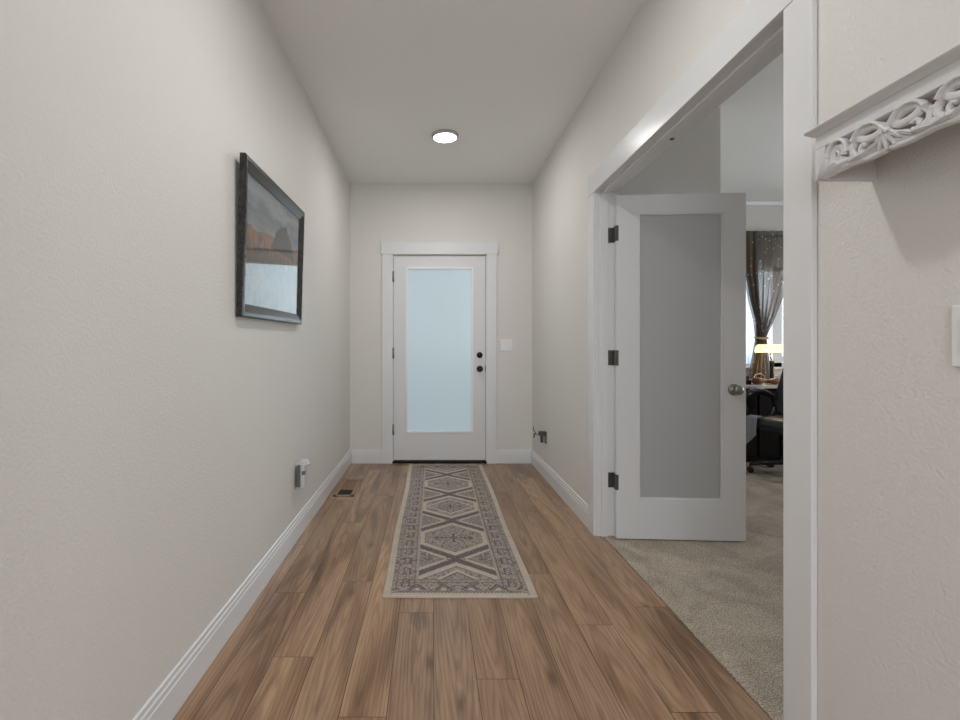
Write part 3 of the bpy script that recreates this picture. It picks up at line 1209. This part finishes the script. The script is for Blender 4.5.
# ------------------------------------------------------------------ plug adapter on the right wall near the corner
pr = thing('wall_outlet', 'dark outlet plate low on the right wall by the front corner', 'outlet', (XR, 4.20, 0.385))
oy, oz = 4.185, 0.364
obj('cover_plate', boxm(XR - 0.006, XR, oy - 0.036, oy + 0.036, oz - 0.058, oz + 0.046), M_DARKNICKEL, pr, bevel=0.002)
pa = thing('plug_adapter', 'dark grey plug adapter with short aerial, right wall near front corner', 'adapter', (XR - 0.006, 4.185, 0.385))
M_DG = plain('dark_grey_plastic', (0.06, 0.06, 0.06, 1), 0.4)
M_SILV = plain('silver_plastic', (0.5, 0.5, 0.5, 1), 0.25, metal=0.8)
ab = obj('adapter_body', boxm(XR - 0.060, XR - 0.0062, oy - 0.026, oy + 0.026, oz + 0.010, oz + 0.046), M_DG, pa, bevel=0.006, seg=3)
obj('adapter_plug', boxm(XR - 0.046, XR - 0.022, oy - 0.020, oy + 0.020, oz - 0.050, oz + 0.009), M_DG, pa, bevel=0.005, seg=3)
obj('connector', lathe(BM(), [(0.013, 0), (0.014, 0.012), (0.010, 0.026), (0.007, 0.028), (0.007, 0.046), (0, 0.047)], (XR - 0.058, oy, oz + 0.026), (-1, 0, -0.25), seg=16), M_SILV, pa, smooth=True)['label'] = 'silver connector'
obj('clip_hook', tube(BM(), [(XR - 0.085, oy, oz + 0.03), (XR - 0.100, oy, oz + 0.022), (XR - 0.102, oy, oz - 0.012)], 0.006, seg=8), M_DG, pa, smooth=True)
obj('aerial', tube(BM(), [(XR - 0.088, oy, oz + 0.030), (XR - 0.104, oy, oz + 0.055), (XR - 0.106, oy, oz + 0.088)], 0.0035, seg=8), M_DG, pa, smooth=True)

# ------------------------------------------------------------------ switches
sw = thing('light_switch', 'white two-gang light switch on the end wall right of the front door', 'light switch', (0.74, YF, 1.157))
sx, sz = 0.742, 1.157
obj('cover_plate', boxm(sx - 0.058, sx + 0.058, YF - 0.006, YF, sz - 0.058, sz + 0.058), M_PLASTIC, sw, bevel=0.002)
for dx in (-0.023, 0.023):
    obj('rocker', prism(BM(), [(YF - 0.006, sz - 0.033), (YF - 0.011, sz - 0.033), (YF - 0.007, sz + 0.033), (YF - 0.006, sz + 0.033)], 'x', sx + dx - 0.0165, sx + dx + 0.0165), M_PLASTIC, sw)
s2 = thing('light_switch', 'white switch plate on the right wall below the carved shelf', 'light switch', (XR, 0.89, 1.144))
yy = 0.917
obj('cover_plate', boxm(XR - 0.007, XR, yy - 0.118, yy, 1.086, 1.202), M_PLASTIC, s2, bevel=0.0025)
for dy in (-0.036, -0.082):
    obj('rocker', boxm(XR - 0.011, XR - 0.006, yy + dy - 0.0165, yy + dy + 0.0165, 1.111, 1.177), M_PLASTIC, s2, bevel=0.0015)

# ------------------------------------------------------------------ floor register
m, n, l, p = new_mat('wood_register')
p.inputs['Base Color'].default_value = srgb(150, 120, 92)
p.inputs['Roughness'].default_value = 0.4
M_REG = m
M_DUCT_SHADE = plain('duct_shade', (0.012, 0.010, 0.008, 1), 0.8)
fv = thing('floor_vent', 'wooden floor register with dark slots beside the left baseboard', 'floor vent', (-0.64, 3.90, 0))
vx0, vx1, vy0, vy1 = -0.748, -0.588, 3.68, 4.16
bm = BM()
z1 = 0.006
box(bm, vx0, vx0 + 0.028, vy0, vy1, 0.0005, z1)
box(bm, vx1 - 0.028, vx1, vy0, vy1, 0.0005, z1)
box(bm, vx0, vx1, vy0, vy0 + 0.03, 0.0005, z1)
box(bm, vx0, vx1, vy1 - 0.03, vy1, 0.0005, z1)
obj('register_frame', bm, M_REG, fv, bevel=0.0015)
obj('duct_shade_sheet', boxm(vx0 + 0.02, vx1 - 0.02, vy0 + 0.02, vy1 - 0.02, 0.0003, 0.0012), M_DUCT_SHADE, fv)  # thin near-black sheet paints the shade between the louvres
bm = BM()
box(bm, vx0 + 0.028, vx1 - 0.028, 3.850, 3.872, 0.0014, 0.0052)
y = 3.884
while y < vy1 - 0.04:
    box(bm, vx0 + 0.028, vx1 - 0.028, y, y + 0.017, 0.0014, 0.0052)
    y += 0.030
obj('louvre', bm, M_REG, fv)

# ------------------------------------------------------------------ carved wall shelf
sh = thing('wall_shelf', 'white carved fretwork shelf high on the right wall beside the door casing', 'shelf', (XR, 0.75, 1.496))
XFp = 0.864
SY0, SY1 = 0.30, 1.091
ZT = 1.612
obj('shelf_top', boxm(XFp - 0.0175, XR, SY0 - 0.015, SY1 + 0.012, ZT - 0.006, ZT), M_SHELF, sh, bevel=0.002)
cove = [(XFp, ZT - 0.006), (XFp - 0.0165, ZT - 0.006), (XFp - 0.0150, ZT - 0.008), (XFp - 0.010, ZT - 0.011), (XFp - 0.006, ZT - 0.0145), (XFp - 0.003, ZT - 0.0175), (XFp, ZT - 0.0175)]
bm = prism(BM(), cove, 'y', SY0, SY1)
for v in bm.verts:
    if v.co.y > SY1 - 0.001:
        v.co.y = SY1 + (XFp - v.co.x) * 0.85          # mitred end
obj('crown_moulding', bm, M_SHELF, sh, bevel=0.0006)
RB = 1.566
bm = BM()
box(bm, XFp, XFp + 0.016, SY0, SY1, RB, ZT - 0.008)
obj('front_rail', bm, M_SHELF, sh, bevel=0.0015)
for a, b in ((SY1 - 0.016, SY1), (SY0, SY0 + 0.016)):
    obj('end_bracket', boxm(XFp + 0.0162, XR, a, b, 1.496, ZT - 0.008), M_SHELF, sh, bevel=0.0015)
# end stile with slanted inner edge
obj('end_stile', prism(BM(), [(SY1, 1.496), (SY1, RB), (SY1 - 0.026, RB), (SY1 - 0.028, 1.530), (SY1 - 0.012, 1.498)], 'x', XFp, XFp + 0.016), M_SHELF, sh, bevel=0.0015)

KC, KP = 0.921, 0.332 / 2
SC = 1.53
bm = BM()


def pt(s, t, x=0.0):
    return Vector((XFp + x, KC + s, SC + t))


def ribbon(pts, w, th=0.0075, x=0.004, closed=False):
    """Flat-faced carved strap: rounded-square section, w across, th deep."""
    P = [pt(s_, t_, x) for s_, t_ in pts]
    k = len(P)
    prof_ = [(-1, 0.9), (-1, -0.25), (-0.72, -0.80), (-0.25, -0.98), (0.25, -0.98), (0.72, -0.80), (1, -0.25), (1, 0.9)]
    rings = []
    for i in range(k):
        if closed:
            t = (P[(i + 1) % k] - P[i - 1]).normalized()
        else:
            t = (P[min(i + 1, k - 1)] - P[max(i - 1, 0)]).normalized()
        side = Vector((1, 0, 0)).cross(t).normalized()
        rings.append([bm.verts.new(P[i] + side * (a * w) + Vector((1, 0, 0)) * (b_ * th)) for a, b_ in prof_])
    n = k if closed else k - 1
    m_ = len(prof_)
    for i in range(n):
        A, B = rings[i], rings[(i + 1) % k]
        for j in range(m_):
            bm.faces.new((A[j], A[(j + 1) % m_], B[(j + 1) % m_], B[j]))
    if not closed:
        bm.faces.new(rings[0][::-1])
        bm.faces.new(rings[-1])


def arc(cx, cy, rx, ry, a0, a1, k=16, rot=0.0):
    out = []
    for i in range(k + 1):
        a = R(a0 + (a1 - a0) * i / k)
        u, v = rx * math.cos(a), ry * math.sin(a)
        out.append((cx + u * math.cos(rot) - v * math.sin(rot), cy + u * math.sin(rot) + v * math.cos(rot)))
    return out


def leaf(s0, t0, s1, t1, w, bulge=0.008, x=0.002, bend=0.0, vein=True):
    """Pointed relief leaf from (s0,t0) to its tip, with a raised mid rib."""
    n = 12
    d = Vector((s1 - s0, t1 - t0))
    L = d.length
    d.normalize()
    nn = Vector((-d.y, d.x))
    cols = 7
    rows = []
    for i in range(n + 1):
        a = i / n
        hw = w * (math.sin(math.pi * min(1, a * 0.92 + 0.08)) ** 0.75) if i < n else 0.0008
        c = Vector((s0, t0)) + d * (L * a) + nn * (bend * math.sin(math.pi * a))
        row = []
        for j in range(cols):
            b = -1 + 2 * j / (cols - 1)
            q = c + nn * (hw * b)
            hgt = bulge * (1 - b * b) * (0.4 + 0.6 * math.sin(math.pi * min(1, 0.15 + a * 0.8)))
            if vein and j == cols // 2:
                hgt -= 0.0035
            row.append(bm.verts.new(pt(q.x, q.y, x - hgt)))
        rows.append(row)
    back = []
    for i in range(n + 1):
        back.append([bm.verts.new(Vector((XFp + 0.012, v.co.y, v.co.z))) for v in (rows[i][0], rows[i][-1])])
    for i in range(n):
        for j in range(cols - 1):
            bm.faces.new((rows[i][j], rows[i][j + 1], rows[i + 1][j + 1], rows[i + 1][j]))
        bm.faces.new((rows[i][0], rows[i + 1][0], back[i + 1][0], back[i][0]))
        bm.faces.new((rows[i][-1], back[i][1], back[i + 1][1], rows[i + 1][-1]))
        bm.faces.new((back[i][0], back[i + 1][0], back[i + 1][1], back[i][1]))
    bm.faces.new([*rows[0], back[0][1], back[0][0]])


def half_module(sg, base, last=False):
    def f(L):
        return [(base + sg * s, t) for s, t in L]
    # teardrop loop with a slit
    rot = 0.12
    ribbon(f(arc(0.037, 0.0175, 0.0255, 0.0108, 0, 360, 28, rot)[:-1]), 0.0070, 0.0050, 0.004, closed=True)
    # outer strap rising from the knot over the loop and curling down
    ribbon(f([(-0.004, 0.004), (0.006, 0.012), (0.014, 0.024), (0.026, 0.0325), (0.042, 0.0355), (0.056, 0.033), (0.066, 0.026), (0.0735, 0.016)]), 0.0034, 0.0070, 0.0005)
    # C scroll under the loop end
    ribbon(f(arc(0.060, 0.000, 0.0185, 0.0165, 100, -75, 18)), 0.0064, 0.0050, 0.005)
    ribbon(f(arc(0.052, -0.007, 0.0075, 0.0085, 150, -140, 14)), 0.0040, 0.0045, 0.005)
    # bridge bar to the next motif
    ribbon(f([(0.0715, 0.0075), (0.0835, 0.0075)]), 0.0046, 0.0060, 0.006)
    # lower sweeping ribbon, scalloped
    ribbon(f([(0.010, -0.014), (0.024, -0.020), (0.040, -0.0225), (0.056, -0.0195), (0.070, -0.0155), (0.0835, -0.0160)]), 0.0078, 0.0046, 0.006)
    ribbon(f([(0.004, -0.029), (0.022, -0.0295), (0.040, -0.0305), (0.060, -0.0285), (0.0835, -0.0265)]), 0.0050, 0.0055, 0.007)


def centre_fan(base):
    for a, L, w in ((-90, 0.040, 0.0060), (-66, 0.040, 0.0052), (-114, 0.040, 0.0052), (-42, 0.042, 0.0050), (-138, 0.042, 0.0050)):
        s1 = base + math.cos(R(a)) * L
        leaf(base, 0.008, s1, 0.008 + math.sin(R(a)) * L * (0.98 if abs(a + 90) < 30 else 1.05), w, 0.007, 0.001, vein=True)
    # knot
    ribbon([(base - 0.007, 0.001), (base, 0.010), (base + 0.007, 0.016)], 0.0050, 0.0085, 0.000)
    ribbon([(base + 0.007, 0.001), (base, 0.010), (base - 0.007, 0.016)], 0.0050, 0.0080, 0.000)


nmods = 0
for i in range(0, 5):
    base = -i * 0.167
    if KC + base - 0.085 < SY0:
        break
    half_module(1, base)
    half_module(-1, base)
    centre_fan(base)
    for sg in (1, -1):
        leaf(base + sg * 0.016, -0.008, base + sg * 0.056, -0.027, 0.0055, 0.006, 0.002, 0.003 * sg)
        leaf(base + sg * 0.048, -0.020, base + sg * 0.0835, -0.024, 0.0048, 0.006, 0.001)
        leaf(base + sg * 0.010, 0.0, base + sg * 0.030, -0.018, 0.0050, 0.005, 0.004)
    nmods += 1
# closing scroll and corner leaves at the far end
ribbon(arc(0.110, 0.008, 0.0240, 0.0250, 195, -10, 20), 0.0038, 0.0075, 0.0005)
ribbon(arc(0.112, 0.004, 0.0150, 0.0165, 200, -150, 22), 0.0072, 0.0045, 0.004)
ribbon(arc(0.112, 0.003, 0.0060, 0.0080, 0, 360, 14)[:-1], 0.0030, 0.0050, 0.003, closed=True)
ribbon([(0.0835, 0.0075), (0.096, 0.0075)], 0.0046, 0.0060, 0.006)
ribbon([(0.0835, -0.016), (0.098, -0.0155), (0.112, -0.019), (0.126, -0.012), (0.134, 0.004)], 0.0058, 0.0065, 0.005)
ribbon([(0.0835, -0.0265), (0.104, -0.0275), (0.126, -0.0290), (0.150, -0.0315)], 0.0048, 0.0055, 0.006)
leaf(0.134, 0.012, 0.160, -0.032, 0.0080, 0.008, 0.000, -0.004)
leaf(0.124, -0.006, 0.152, -0.032, 0.0075, 0.008, -0.001)
leaf(0.112, -0.014, 0.146, -0.032, 0.0060, 0.007, 0.000, 0.004)
leaf(0.092, -0.020, 0.128, -0.030, 0.0055, 0.007, 0.000)
fr_ = obj('carved_fretwork', bm, M_SHELF, sh, smooth=True)
fr_.data.set_sharp_from_angle(angle=R(38))

# ------------------------------------------------------------------ office: curtains
def curtain_mat(name, base, dots, transl, opac=None):
    m, n, l, p = new_mat(name)
    n.remove(p)
    out = n['Material Output']
    tc = n.new('ShaderNodeTexCoord')
    vo = n.new('ShaderNodeTexVoronoi')
    vo.inputs['Scale'].default_value = 17
    vo.inputs['Randomness'].default_value = 0.8
    l.new(tc.outputs['UV'], vo.inputs['Vector'])
    lt = n.new('ShaderNodeMath')
    lt.operation = 'LESS_THAN'
    lt.inputs[1].default_value = 0.17 if dots else -1
    l.new(vo.outputs['Distance'], lt.inputs[0])
    mx = n.new('ShaderNodeMix')
    mx.data_type = 'RGBA'
    mx.inputs['A'].default_value = base
    mx.inputs['B'].default_value = (0.85, 0.83, 0.78, 1)
    l.new(lt.outputs[0], mx.inputs['Factor'])
    d = n.new('ShaderNodeBsdfDiffuse')
    t = n.new('ShaderNodeBsdfTranslucent')
    l.new(mx.outputs['Result'], d.inputs['Color'])
    l.new(mx.outputs['Result'], t.inputs['Color'])
    s = n.new('ShaderNodeMixShader')
    s.inputs[0].default_value = transl
    l.new(d.outputs[0], s.inputs[1])
    l.new(t.outputs[0], s.inputs[2])
    last = s
    if opac is not None:
        tp = n.new('ShaderNodeBsdfTransparent')
        s2_ = n.new('ShaderNodeMixShader')
        s2_.inputs[0].default_value = opac
        l.new(tp.outputs[0], s2_.inputs[1])
        l.new(s.outputs[0], s2_.inputs[2])
        last = s2_
    l.new(last.outputs[0], out.inputs['Surface'])
    return m


def interp(tab, z):
    for (z0, a0), (z1, a1) in zip(tab, tab[1:]):
        if z0 >= z >= z1:
            k = (z0 - z) / (z0 - z1) if z0 != z1 else 0
            return a0 + (a1 - a0) * k
    return tab[-1][1]


def drape(left, right, ytab, ztop, zbot, folds, amp, mat, name, parent, nz=56, nx=120, thick=0.0015):
    bm = BM()
    uvl = bm.loops.layers.uv.new('uv')
    g_ = []
    width0 = right[0][1] - left[0][1]
    rr = random.Random(5)
    ph = [rr.uniform(-0.5, 0.5) for _ in range(folds + 2)]
    for i in range(nz + 1):
        z = ztop + (zbot - ztop) * i / nz
        a, b = interp(left, z), interp(right, z)
        sq = (b - a) / width0
        row = []
        for j in range(nx + 1):
            u = j / nx
            fold = math.sin(u * folds * 2 * math.pi + ph[int(u * folds)] * 0.8) + 0.35 * math.sin(u * folds * 4.7 * math.pi + 1.0)
            am = amp * (0.45 + 0.55 * min(1, (ztop - z) / 0.25)) * (1.35 - 0.6 * sq)
            row.append((bm.verts.new((a + (b - a) * u, ytab + am * fold, z)), u * width0 * 2.0, z))
        g_.append(row)
    for i in range(nz):
        for j in range(nx):
            q = (g_[i][j], g_[i][j + 1], g_[i + 1][j + 1], g_[i + 1][j])
            f = bm.faces.new([k[0] for k in q])
            for lp, k in zip(f.loops, q):
                lp[uvl].uv = (k[1], k[2])
    o = obj(name, bm, mat, parent, smooth=True, recalc=False)
    return o


YC = 5.19
cu = thing('curtain', 'brown dotted curtain gathered by a tie at the office window', 'curtain', (3.53, YC, 0.80))
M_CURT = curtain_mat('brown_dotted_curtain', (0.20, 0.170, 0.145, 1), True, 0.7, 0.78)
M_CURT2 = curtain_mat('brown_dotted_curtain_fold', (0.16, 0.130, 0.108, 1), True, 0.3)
Lft = [(2.44, 3.33), (1.95, 3.345), (1.645, 3.40), (1.43, 3.458), (1.245, 3.482), (1.20, 3.478), (0.80, 3.40)]
Rgt = [(2.44, 3.95), (2.0, 3.88), (1.70, 3.775), (1.43, 3.664), (1.245, 3.574), (1.20, 3.582), (0.80, 3.64)]
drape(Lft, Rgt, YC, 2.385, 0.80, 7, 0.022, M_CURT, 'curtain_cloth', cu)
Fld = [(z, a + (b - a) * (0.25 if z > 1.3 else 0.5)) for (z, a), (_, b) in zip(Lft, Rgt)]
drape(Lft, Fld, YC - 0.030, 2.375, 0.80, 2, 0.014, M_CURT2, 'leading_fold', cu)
tz = 1.24
tb = obj('tie_back', tube(BM(), [(3.528 + 0.055 * math.cos(a), YC - 0.01 + 0.055 * math.sin(a), tz + 0.006 * math.sin(a)) for a in [2 * math.pi * i / 24 for i in range(24)]], 0.012, seg=8, closed=True), plain('tan_cord', (0.42, 0.30, 0.17, 1), 0.8), cu, smooth=True)
tb['label'] = 'tan tie band'
rod = thing('curtain_rod', 'dark rod above the office window holding the brown curtain', 'curtain rod', (3.85, YC, 2.43))
obj('rod', tube(BM(), [(3.1, YC + 0.04, 2.335), (4.65, YC + 0.04, 2.335)], 0.011, seg=12), M_BLACK, rod, smooth=True)
for x in (3.14, 4.61):
    obj('rod_bracket', tube(BM(), [(x, YC + 0.04, 2.335), (x, YO, 2.335)], 0.008, seg=8), M_BLACK, rod)
M_SHEER = curtain_mat('blue_white_sheer', (0.72, 0.80, 0.88, 1), False, 0.7, 0.75)
sc_ = thing('sheer_curtain', 'pale blue sheer curtain behind the brown one at the office window', 'curtain', (3.45, 5.27, 0.90))
drape([(2.40, 3.24), (1.9, 3.24), (1.24, 3.24), (0.8, 3.24)], [(2.40, 3.62), (1.9, 3.60), (1.5, 3.60), (1.24, 3.56), (0.95, 3.53), (0.8, 3.53)], 5.285, 2.40, 0.96, 6, 0.012, M_SHEER, 'curtain_cloth', sc_)

# ------------------------------------------------------------------ office: desk
M_DESK = plain('dark_espresso_wood', (0.009, 0.006, 0.005, 1), 0.5, noise=0.3, nscale=14, spec=0.12)
M_TOP = plain('pale_desk_top', (0.66, 0.65, 0.64, 1), 0.22)
dk = thing('desk', 'dark wooden desk with pale top under the office window', 'desk', (3.6, 4.98, 0))
ta = obj('desk_top', boxm(2.70, 4.50, 4.72, 5.14, 0.735, 0.768), M_TOP, dk, bevel=0.004)
ta['label'] = 'pale desk top'
for a, b in ((2.72, 3.20), (3.98, 4.48)):
    ped = obj('pedestal', boxm(a, b, 4.76, 5.12, 0.045, 0.735), M_DESK, dk, bevel=0.003)
    for z0, z1 in ((0.07, 0.34), (0.35, 0.54), (0.55, 0.72)):
        dr = obj('drawer', boxm(a + 0.015, b - 0.015, 4.742, 4.760, z0, z1), M_DESK, ped, bevel=0.003)
obj('plinth', boxm(2.72, 4.48, 4.78, 5.10, 0.004, 0.06), M_DESK, dk)
obj('modesty_panel', boxm(3.20, 3.98, 4.80, 4.82, 0.06, 0.735), M_DESK, dk)
for x in (3.24, 3.46, 3.68):
    obj('panel_stile', boxm(x, x + 0.035, 4.785, 4.80, 0.06, 0.735), M_DESK, dk, bevel=0.002)

# desk lamp
lp = thing('desk_lamp', 'lit desk lamp with long cream shade and black stem on the office desk', 'lamp', (3.50, 4.98, 0.768))
lx, ly = 3.498, 4.98
obj('lamp_base', lathe(BM(), [(0.075, 0), (0.075, 0.008), (0.055, 0.018), (0.020, 0.026), (0, 0.027)], (lx, ly, 0.768), seg=24), M_BLACK, lp, smooth=True)
obj('lamp_stem', lathe(BM(), [(0.018, 0), (0.020, 0.06), (0.015, 0.12), (0.021, 0.17), (0.021, 0.205), (0.012, 0.215), (0, 0.216)], (lx, ly, 0.79), seg=18), M_BLACK, lp, smooth=True)
obj('lamp_arm', tube(BM(), [(lx, ly, 1.0), (lx - 0.012, ly, 1.03), (lx - 0.02, ly, 1.06), (lx, ly, 1.10)], 0.006, seg=8), M_BLACK, lp, smooth=True)
bm = BM()
pts = []
for i in range(13):
    a = math.pi * i / 12
    pts.append((ly - 0.062 * math.cos(a), 1.088 + 0.080 * math.sin(a)))
inner = [(y_ + (0.004 if y_ < ly else -0.004), z_ - 0.004) for y_, z_ in reversed(pts)]
prism(bm, pts + inner, 'x', lx - 0.135, lx + 0.135)
prism(bm, pts, 'x', lx - 0.137, lx - 0.134)
prism(bm, pts, 'x', lx + 0.134, lx + 0.137)
m, n, l, p = new_mat('lit_cream_glass_shade')
p.inputs['Base Color'].default_value = (0.9, 0.8, 0.55, 1)
p.inputs['Emission Color'].default_value = (1.0, 0.84, 0.52, 1)
p.inputs['Emission Strength'].default_value = 0.95
p.inputs['Roughness'].default_value = 0.25
obj('lamp_shade', bm, m, lp)
pl = bpy.data.lights.new('desk_lamp_bulb', 'POINT')
pl.energy = 1.8
pl.color = (1.0, 0.70, 0.36)
pl.shadow_soft_size = 0.03
plo = bpy.data.objects.new('desk_lamp_bulb', pl)
plo.location = (lx, ly, 1.06)
COL.objects.link(plo)

# things on the desk
zt = 0.768
M_RED = plain('dark_red_cloth', (0.10, 0.022, 0.020, 1), 0.6)
M_BRN = plain('brown_leather', (0.20, 0.075, 0.035, 1), 0.4, noise=0.3, nscale=18)
M_PAGE = plain('paper', (0.62, 0.60, 0.56, 1), 0.8)
def book(name, label, x0, x1, y0, y1, z0, z1, cover):
    t = thing(name, label, 'book', ((x0 + x1) / 2, (y0 + y1) / 2, z0))
    bm = BM()
    box(bm, x0, x1, y0, y1, z0, z0 + 0.003)
    box(bm, x0, x1, y0, y1, z1 - 0.003, z1)
    box(bm, x0, x1, y0, y0 + 0.004, z0 + 0.003, z1 - 0.003)
    box(bm, x0, x0 + 0.004, y0 + 0.004, y1, z0 + 0.003, z1 - 0.003)
    obj('cover', bm, cover, t)
    obj('pages', boxm(x0 + 0.0045, x1 - 0.004, y0 + 0.0045, y1 - 0.005, z0 + 0.0032, z1 - 0.0032), M_PAGE, t)


book('book', 'thick black book at the bottom of the desk stack', 3.02, 3.172, 4.80, 5.0, zt, zt + 0.045, M_DESK)
book('book', 'dark red book on top of the black one on the desk', 3.015, 3.155, 4.81, 4.99, zt + 0.0455, zt + 0.085, M_RED)
wb = thing('wooden_box', 'small dark box lying on the dark red book on the desk', 'box', (3.08, 4.9, zt + 0.0855))
obj('box_body', boxm(3.03, 3.130, 4.83, 4.95, zt + 0.0855, zt + 0.125), M_DESK, wb, bevel=0.003)
obj('box_lid', boxm(3.027, 3.133, 4.827, 4.953, zt + 0.1255, zt + 0.138), M_RED, wb, bevel=0.003)


def pouch(label, c, size, ang_):
    t = thing('leather_pouch', label, 'pouch', (c[0], c[1], zt), (0, 0, ang_), group='brown pouches on the desk')
    bm = soft_box(BM(), (0, 0, size[2] / 2), size, 5, 2.8, lambda q: Vector((q.x, q.y, q.z * (1.0 - 0.9 * (q.x / size[0])))))
    zmin = min(v.co.z for v in bm.verts)
    bmesh.ops.translate(bm, verts=bm.verts, vec=(0, 0, -zmin + 0.0005))
    ob = obj('pouch_body', bm, M_BRN, t, smooth=True, local=True)
    obj('zip', tube(BM(), [(-size[0] * 0.38, 0, size[2] * 1.14), (0, 0, size[2] * 0.93), (size[0] * 0.36, 0, size[2] * 0.72)], 0.003, seg=6), M_SILV, t, local=True)


pouch('brown leather pouch on the desk next to the dark red book', (3.242, 4.80, 0), (0.115, 0.10, 0.062), 0.2)
pouch('brown leather pouch on the desk in front of the lamp stem', (3.370, 4.80, 0), (0.115, 0.09, 0.055), 2.9)
cb = obj('cable', tube(BM(), [(3.24, 4.88, zt + 0.0055), (3.25, 4.89, zt + 0.05), (3.28, 4.90, zt + 0.095), (3.33, 4.895, zt + 0.105), (3.36, 4.89, zt + 0.08), (3.355, 4.88, zt + 0.03), (3.35, 4.875, zt + 0.0055)], 0.005, seg=8), plain('cream_cable', (0.6, 0.55, 0.45, 1), 0.5), smooth=True)
tag(cb, 'cream cable looping up from the desk beside the brown pouches', 'cable')
cup = thing('cup', 'white cup on the desk right of the lamp stem', 'cup', (3.475, 4.845, zt))
obj('cup_body', lathe(BM(), [(0.028, 0), (0.036, 0.03), (0.039, 0.085), (0.036, 0.085), (0.033, 0.03), (0.02, 0.006), (0, 0.006)], (3.475, 4.845, zt), seg=24), M_PLASTIC, cup, smooth=True)
obj('cup_handle', tube(BM(), [(3.512, 4.845, zt + 0.065), (3.533, 4.845, zt + 0.062), (3.540, 4.845, zt + 0.045), (3.527, 4.845, zt + 0.028), (3.508, 4.845, zt + 0.026)], 0.005, seg=8), M_PLASTIC, cup, smooth=True)

# ------------------------------------------------------------------ office chair (faces -x)
cx, cy = 3.17, 4.26
ch = thing('office_chair', 'black leather office chair with loop arms in front of the desk', 'chair', (cx, cy, 0.004), (0, 0, R(25)))
M_LEA = plain('black_leather', (0.022, 0.025, 0.030, 1), 0.42, bump=0.1, bscale=160)
M_BLP = plain('black_plastic', (0.014, 0.014, 0.015, 1), 0.3)
obj('seat', soft_box(BM(), (0, 0, 0.455), (0.50, 0.50, 0.12), 6, 3.6), M_LEA, ch, smooth=True, local=True)
def lean(q):
    return Vector((q.x + 0.30 * (q.z + 0.33) + 0.03 * math.cos(q.y * 6), q.y * (1 - 0.12 * (q.z / 0.33)), q.z))
obj('backrest', soft_box(BM(), (0.145, 0, 0.80), (0.10, 0.48, 0.66), 7, 3.6, lean), M_LEA, ch, smooth=True, local=True)
for sy in (-1, 1):
    y_ = sy * 0.285
    loop = [(0.235, y_, 0.655), (0.17, y_, 0.685), (0.02, y_, 0.712), (-0.12, y_, 0.712), (-0.20, y_, 0.690), (-0.225, y_, 0.63), (-0.18, y_, 0.54), (-0.08, y_, 0.475), (0.06, y_ * 0.96, 0.455), (0.16, y_, 0.475), (0.235, y_, 0.55), (0.25, y_, 0.61)]
    ar = obj('armrest', tube(BM(), loop, 0.021, seg=10, closed=True), M_BLP, ch, smooth=True, local=True)
    obj('arm_pad', tube(BM(), [(0.16, y_, 0.700), (0.06, y_, 0.722), (-0.06, y_, 0.733), (-0.17, y_, 0.715)], [0.016, 0.026, 0.026, 0.016], seg=12), M_LEA, ar, smooth=True, local=True)
obj('gas_column', lathe(BM(), [(0.055, 0.40), (0.055, 0.385), (0.028, 0.37), (0.028, 0.22), (0.038, 0.215), (0.038, 0.09)], (0, 0, 0), seg=18), M_BLP, ch, smooth=True, local=True)
obj('tilt_mechanism', boxm(-0.11, 0.12, -0.08, 0.08, 0.365, 0.405), M_BLP, ch, bevel=0.008, local=True)
for i in range(5):
    a = R(-72 + 72 * i - 12)
    c_, s_ = math.cos(a), math.sin(a)
    lg = obj('base_arm', tube(BM(), [(0.02 * c_, 0.02 * s_, 0.125), (0.16 * c_, 0.16 * s_, 0.108), (0.31 * c_, 0.31 * s_, 0.082)], [0.030, 0.024, 0.018], seg=10), M_BLP, ch, smooth=True, local=True)
    bm = BM()
    ax = (-s_, c_, 0)
    for k in (-1, 1):
        lathe(bm, [(0.0, -0.009), (0.024, -0.009), (0.0265, -0.004), (0.0265, 0.004), (0.024, 0.009), (0.0, 0.009)], (0.31 * c_ + ax[0] * k * 0.013, 0.31 * s_ + ax[1] * k * 0.013, 0.0268), ax, seg=18)
    lathe(bm, [(0.008, 0.0), (0.008, 0.055)], (0.31 * c_, 0.31 * s_, 0.03), seg=10)
    obj('caster', bm, M_BLP, lg, smooth=False, local=True)

# cloth hanging over the front edge of the seat
bm = BM()
gv = []
for i in range(15):
    row = []
    for j in range(13):
        u = j / 12
        v = i / 14
        y_ = 0.240 - u * 0.10
        if v < 0.3:
            q = Vector((-0.185 - 0.075 * v / 0.3, y_, 0.521 - 0.012 * (v / 0.3) ** 2))
        else:
            q = Vector((-0.262 - 0.005 * math.sin(u * 9), y_ + 0.01 * (v - 0.3), 0.509 - (v - 0.3) * (0.38 - 0.16 * u)))
        row.append(bm.verts.new(WM[ch] @ q))
    gv.append(row)
for i in range(14):
    for j in range(12):
        bm.faces.new((gv[i][j], gv[i][j + 1], gv[i + 1][j + 1], gv[i + 1][j]))
cl = obj('cloth', bm, plain('pale_grey_cloth', (0.30, 0.31, 0.33, 1), 0.9), smooth=True)
sm = cl.modifiers.new('thickness', 'SOLIDIFY')
sm.thickness = 0.003
tag(cl, 'pale grey cloth draped over the side of the black office chair seat', 'cloth')
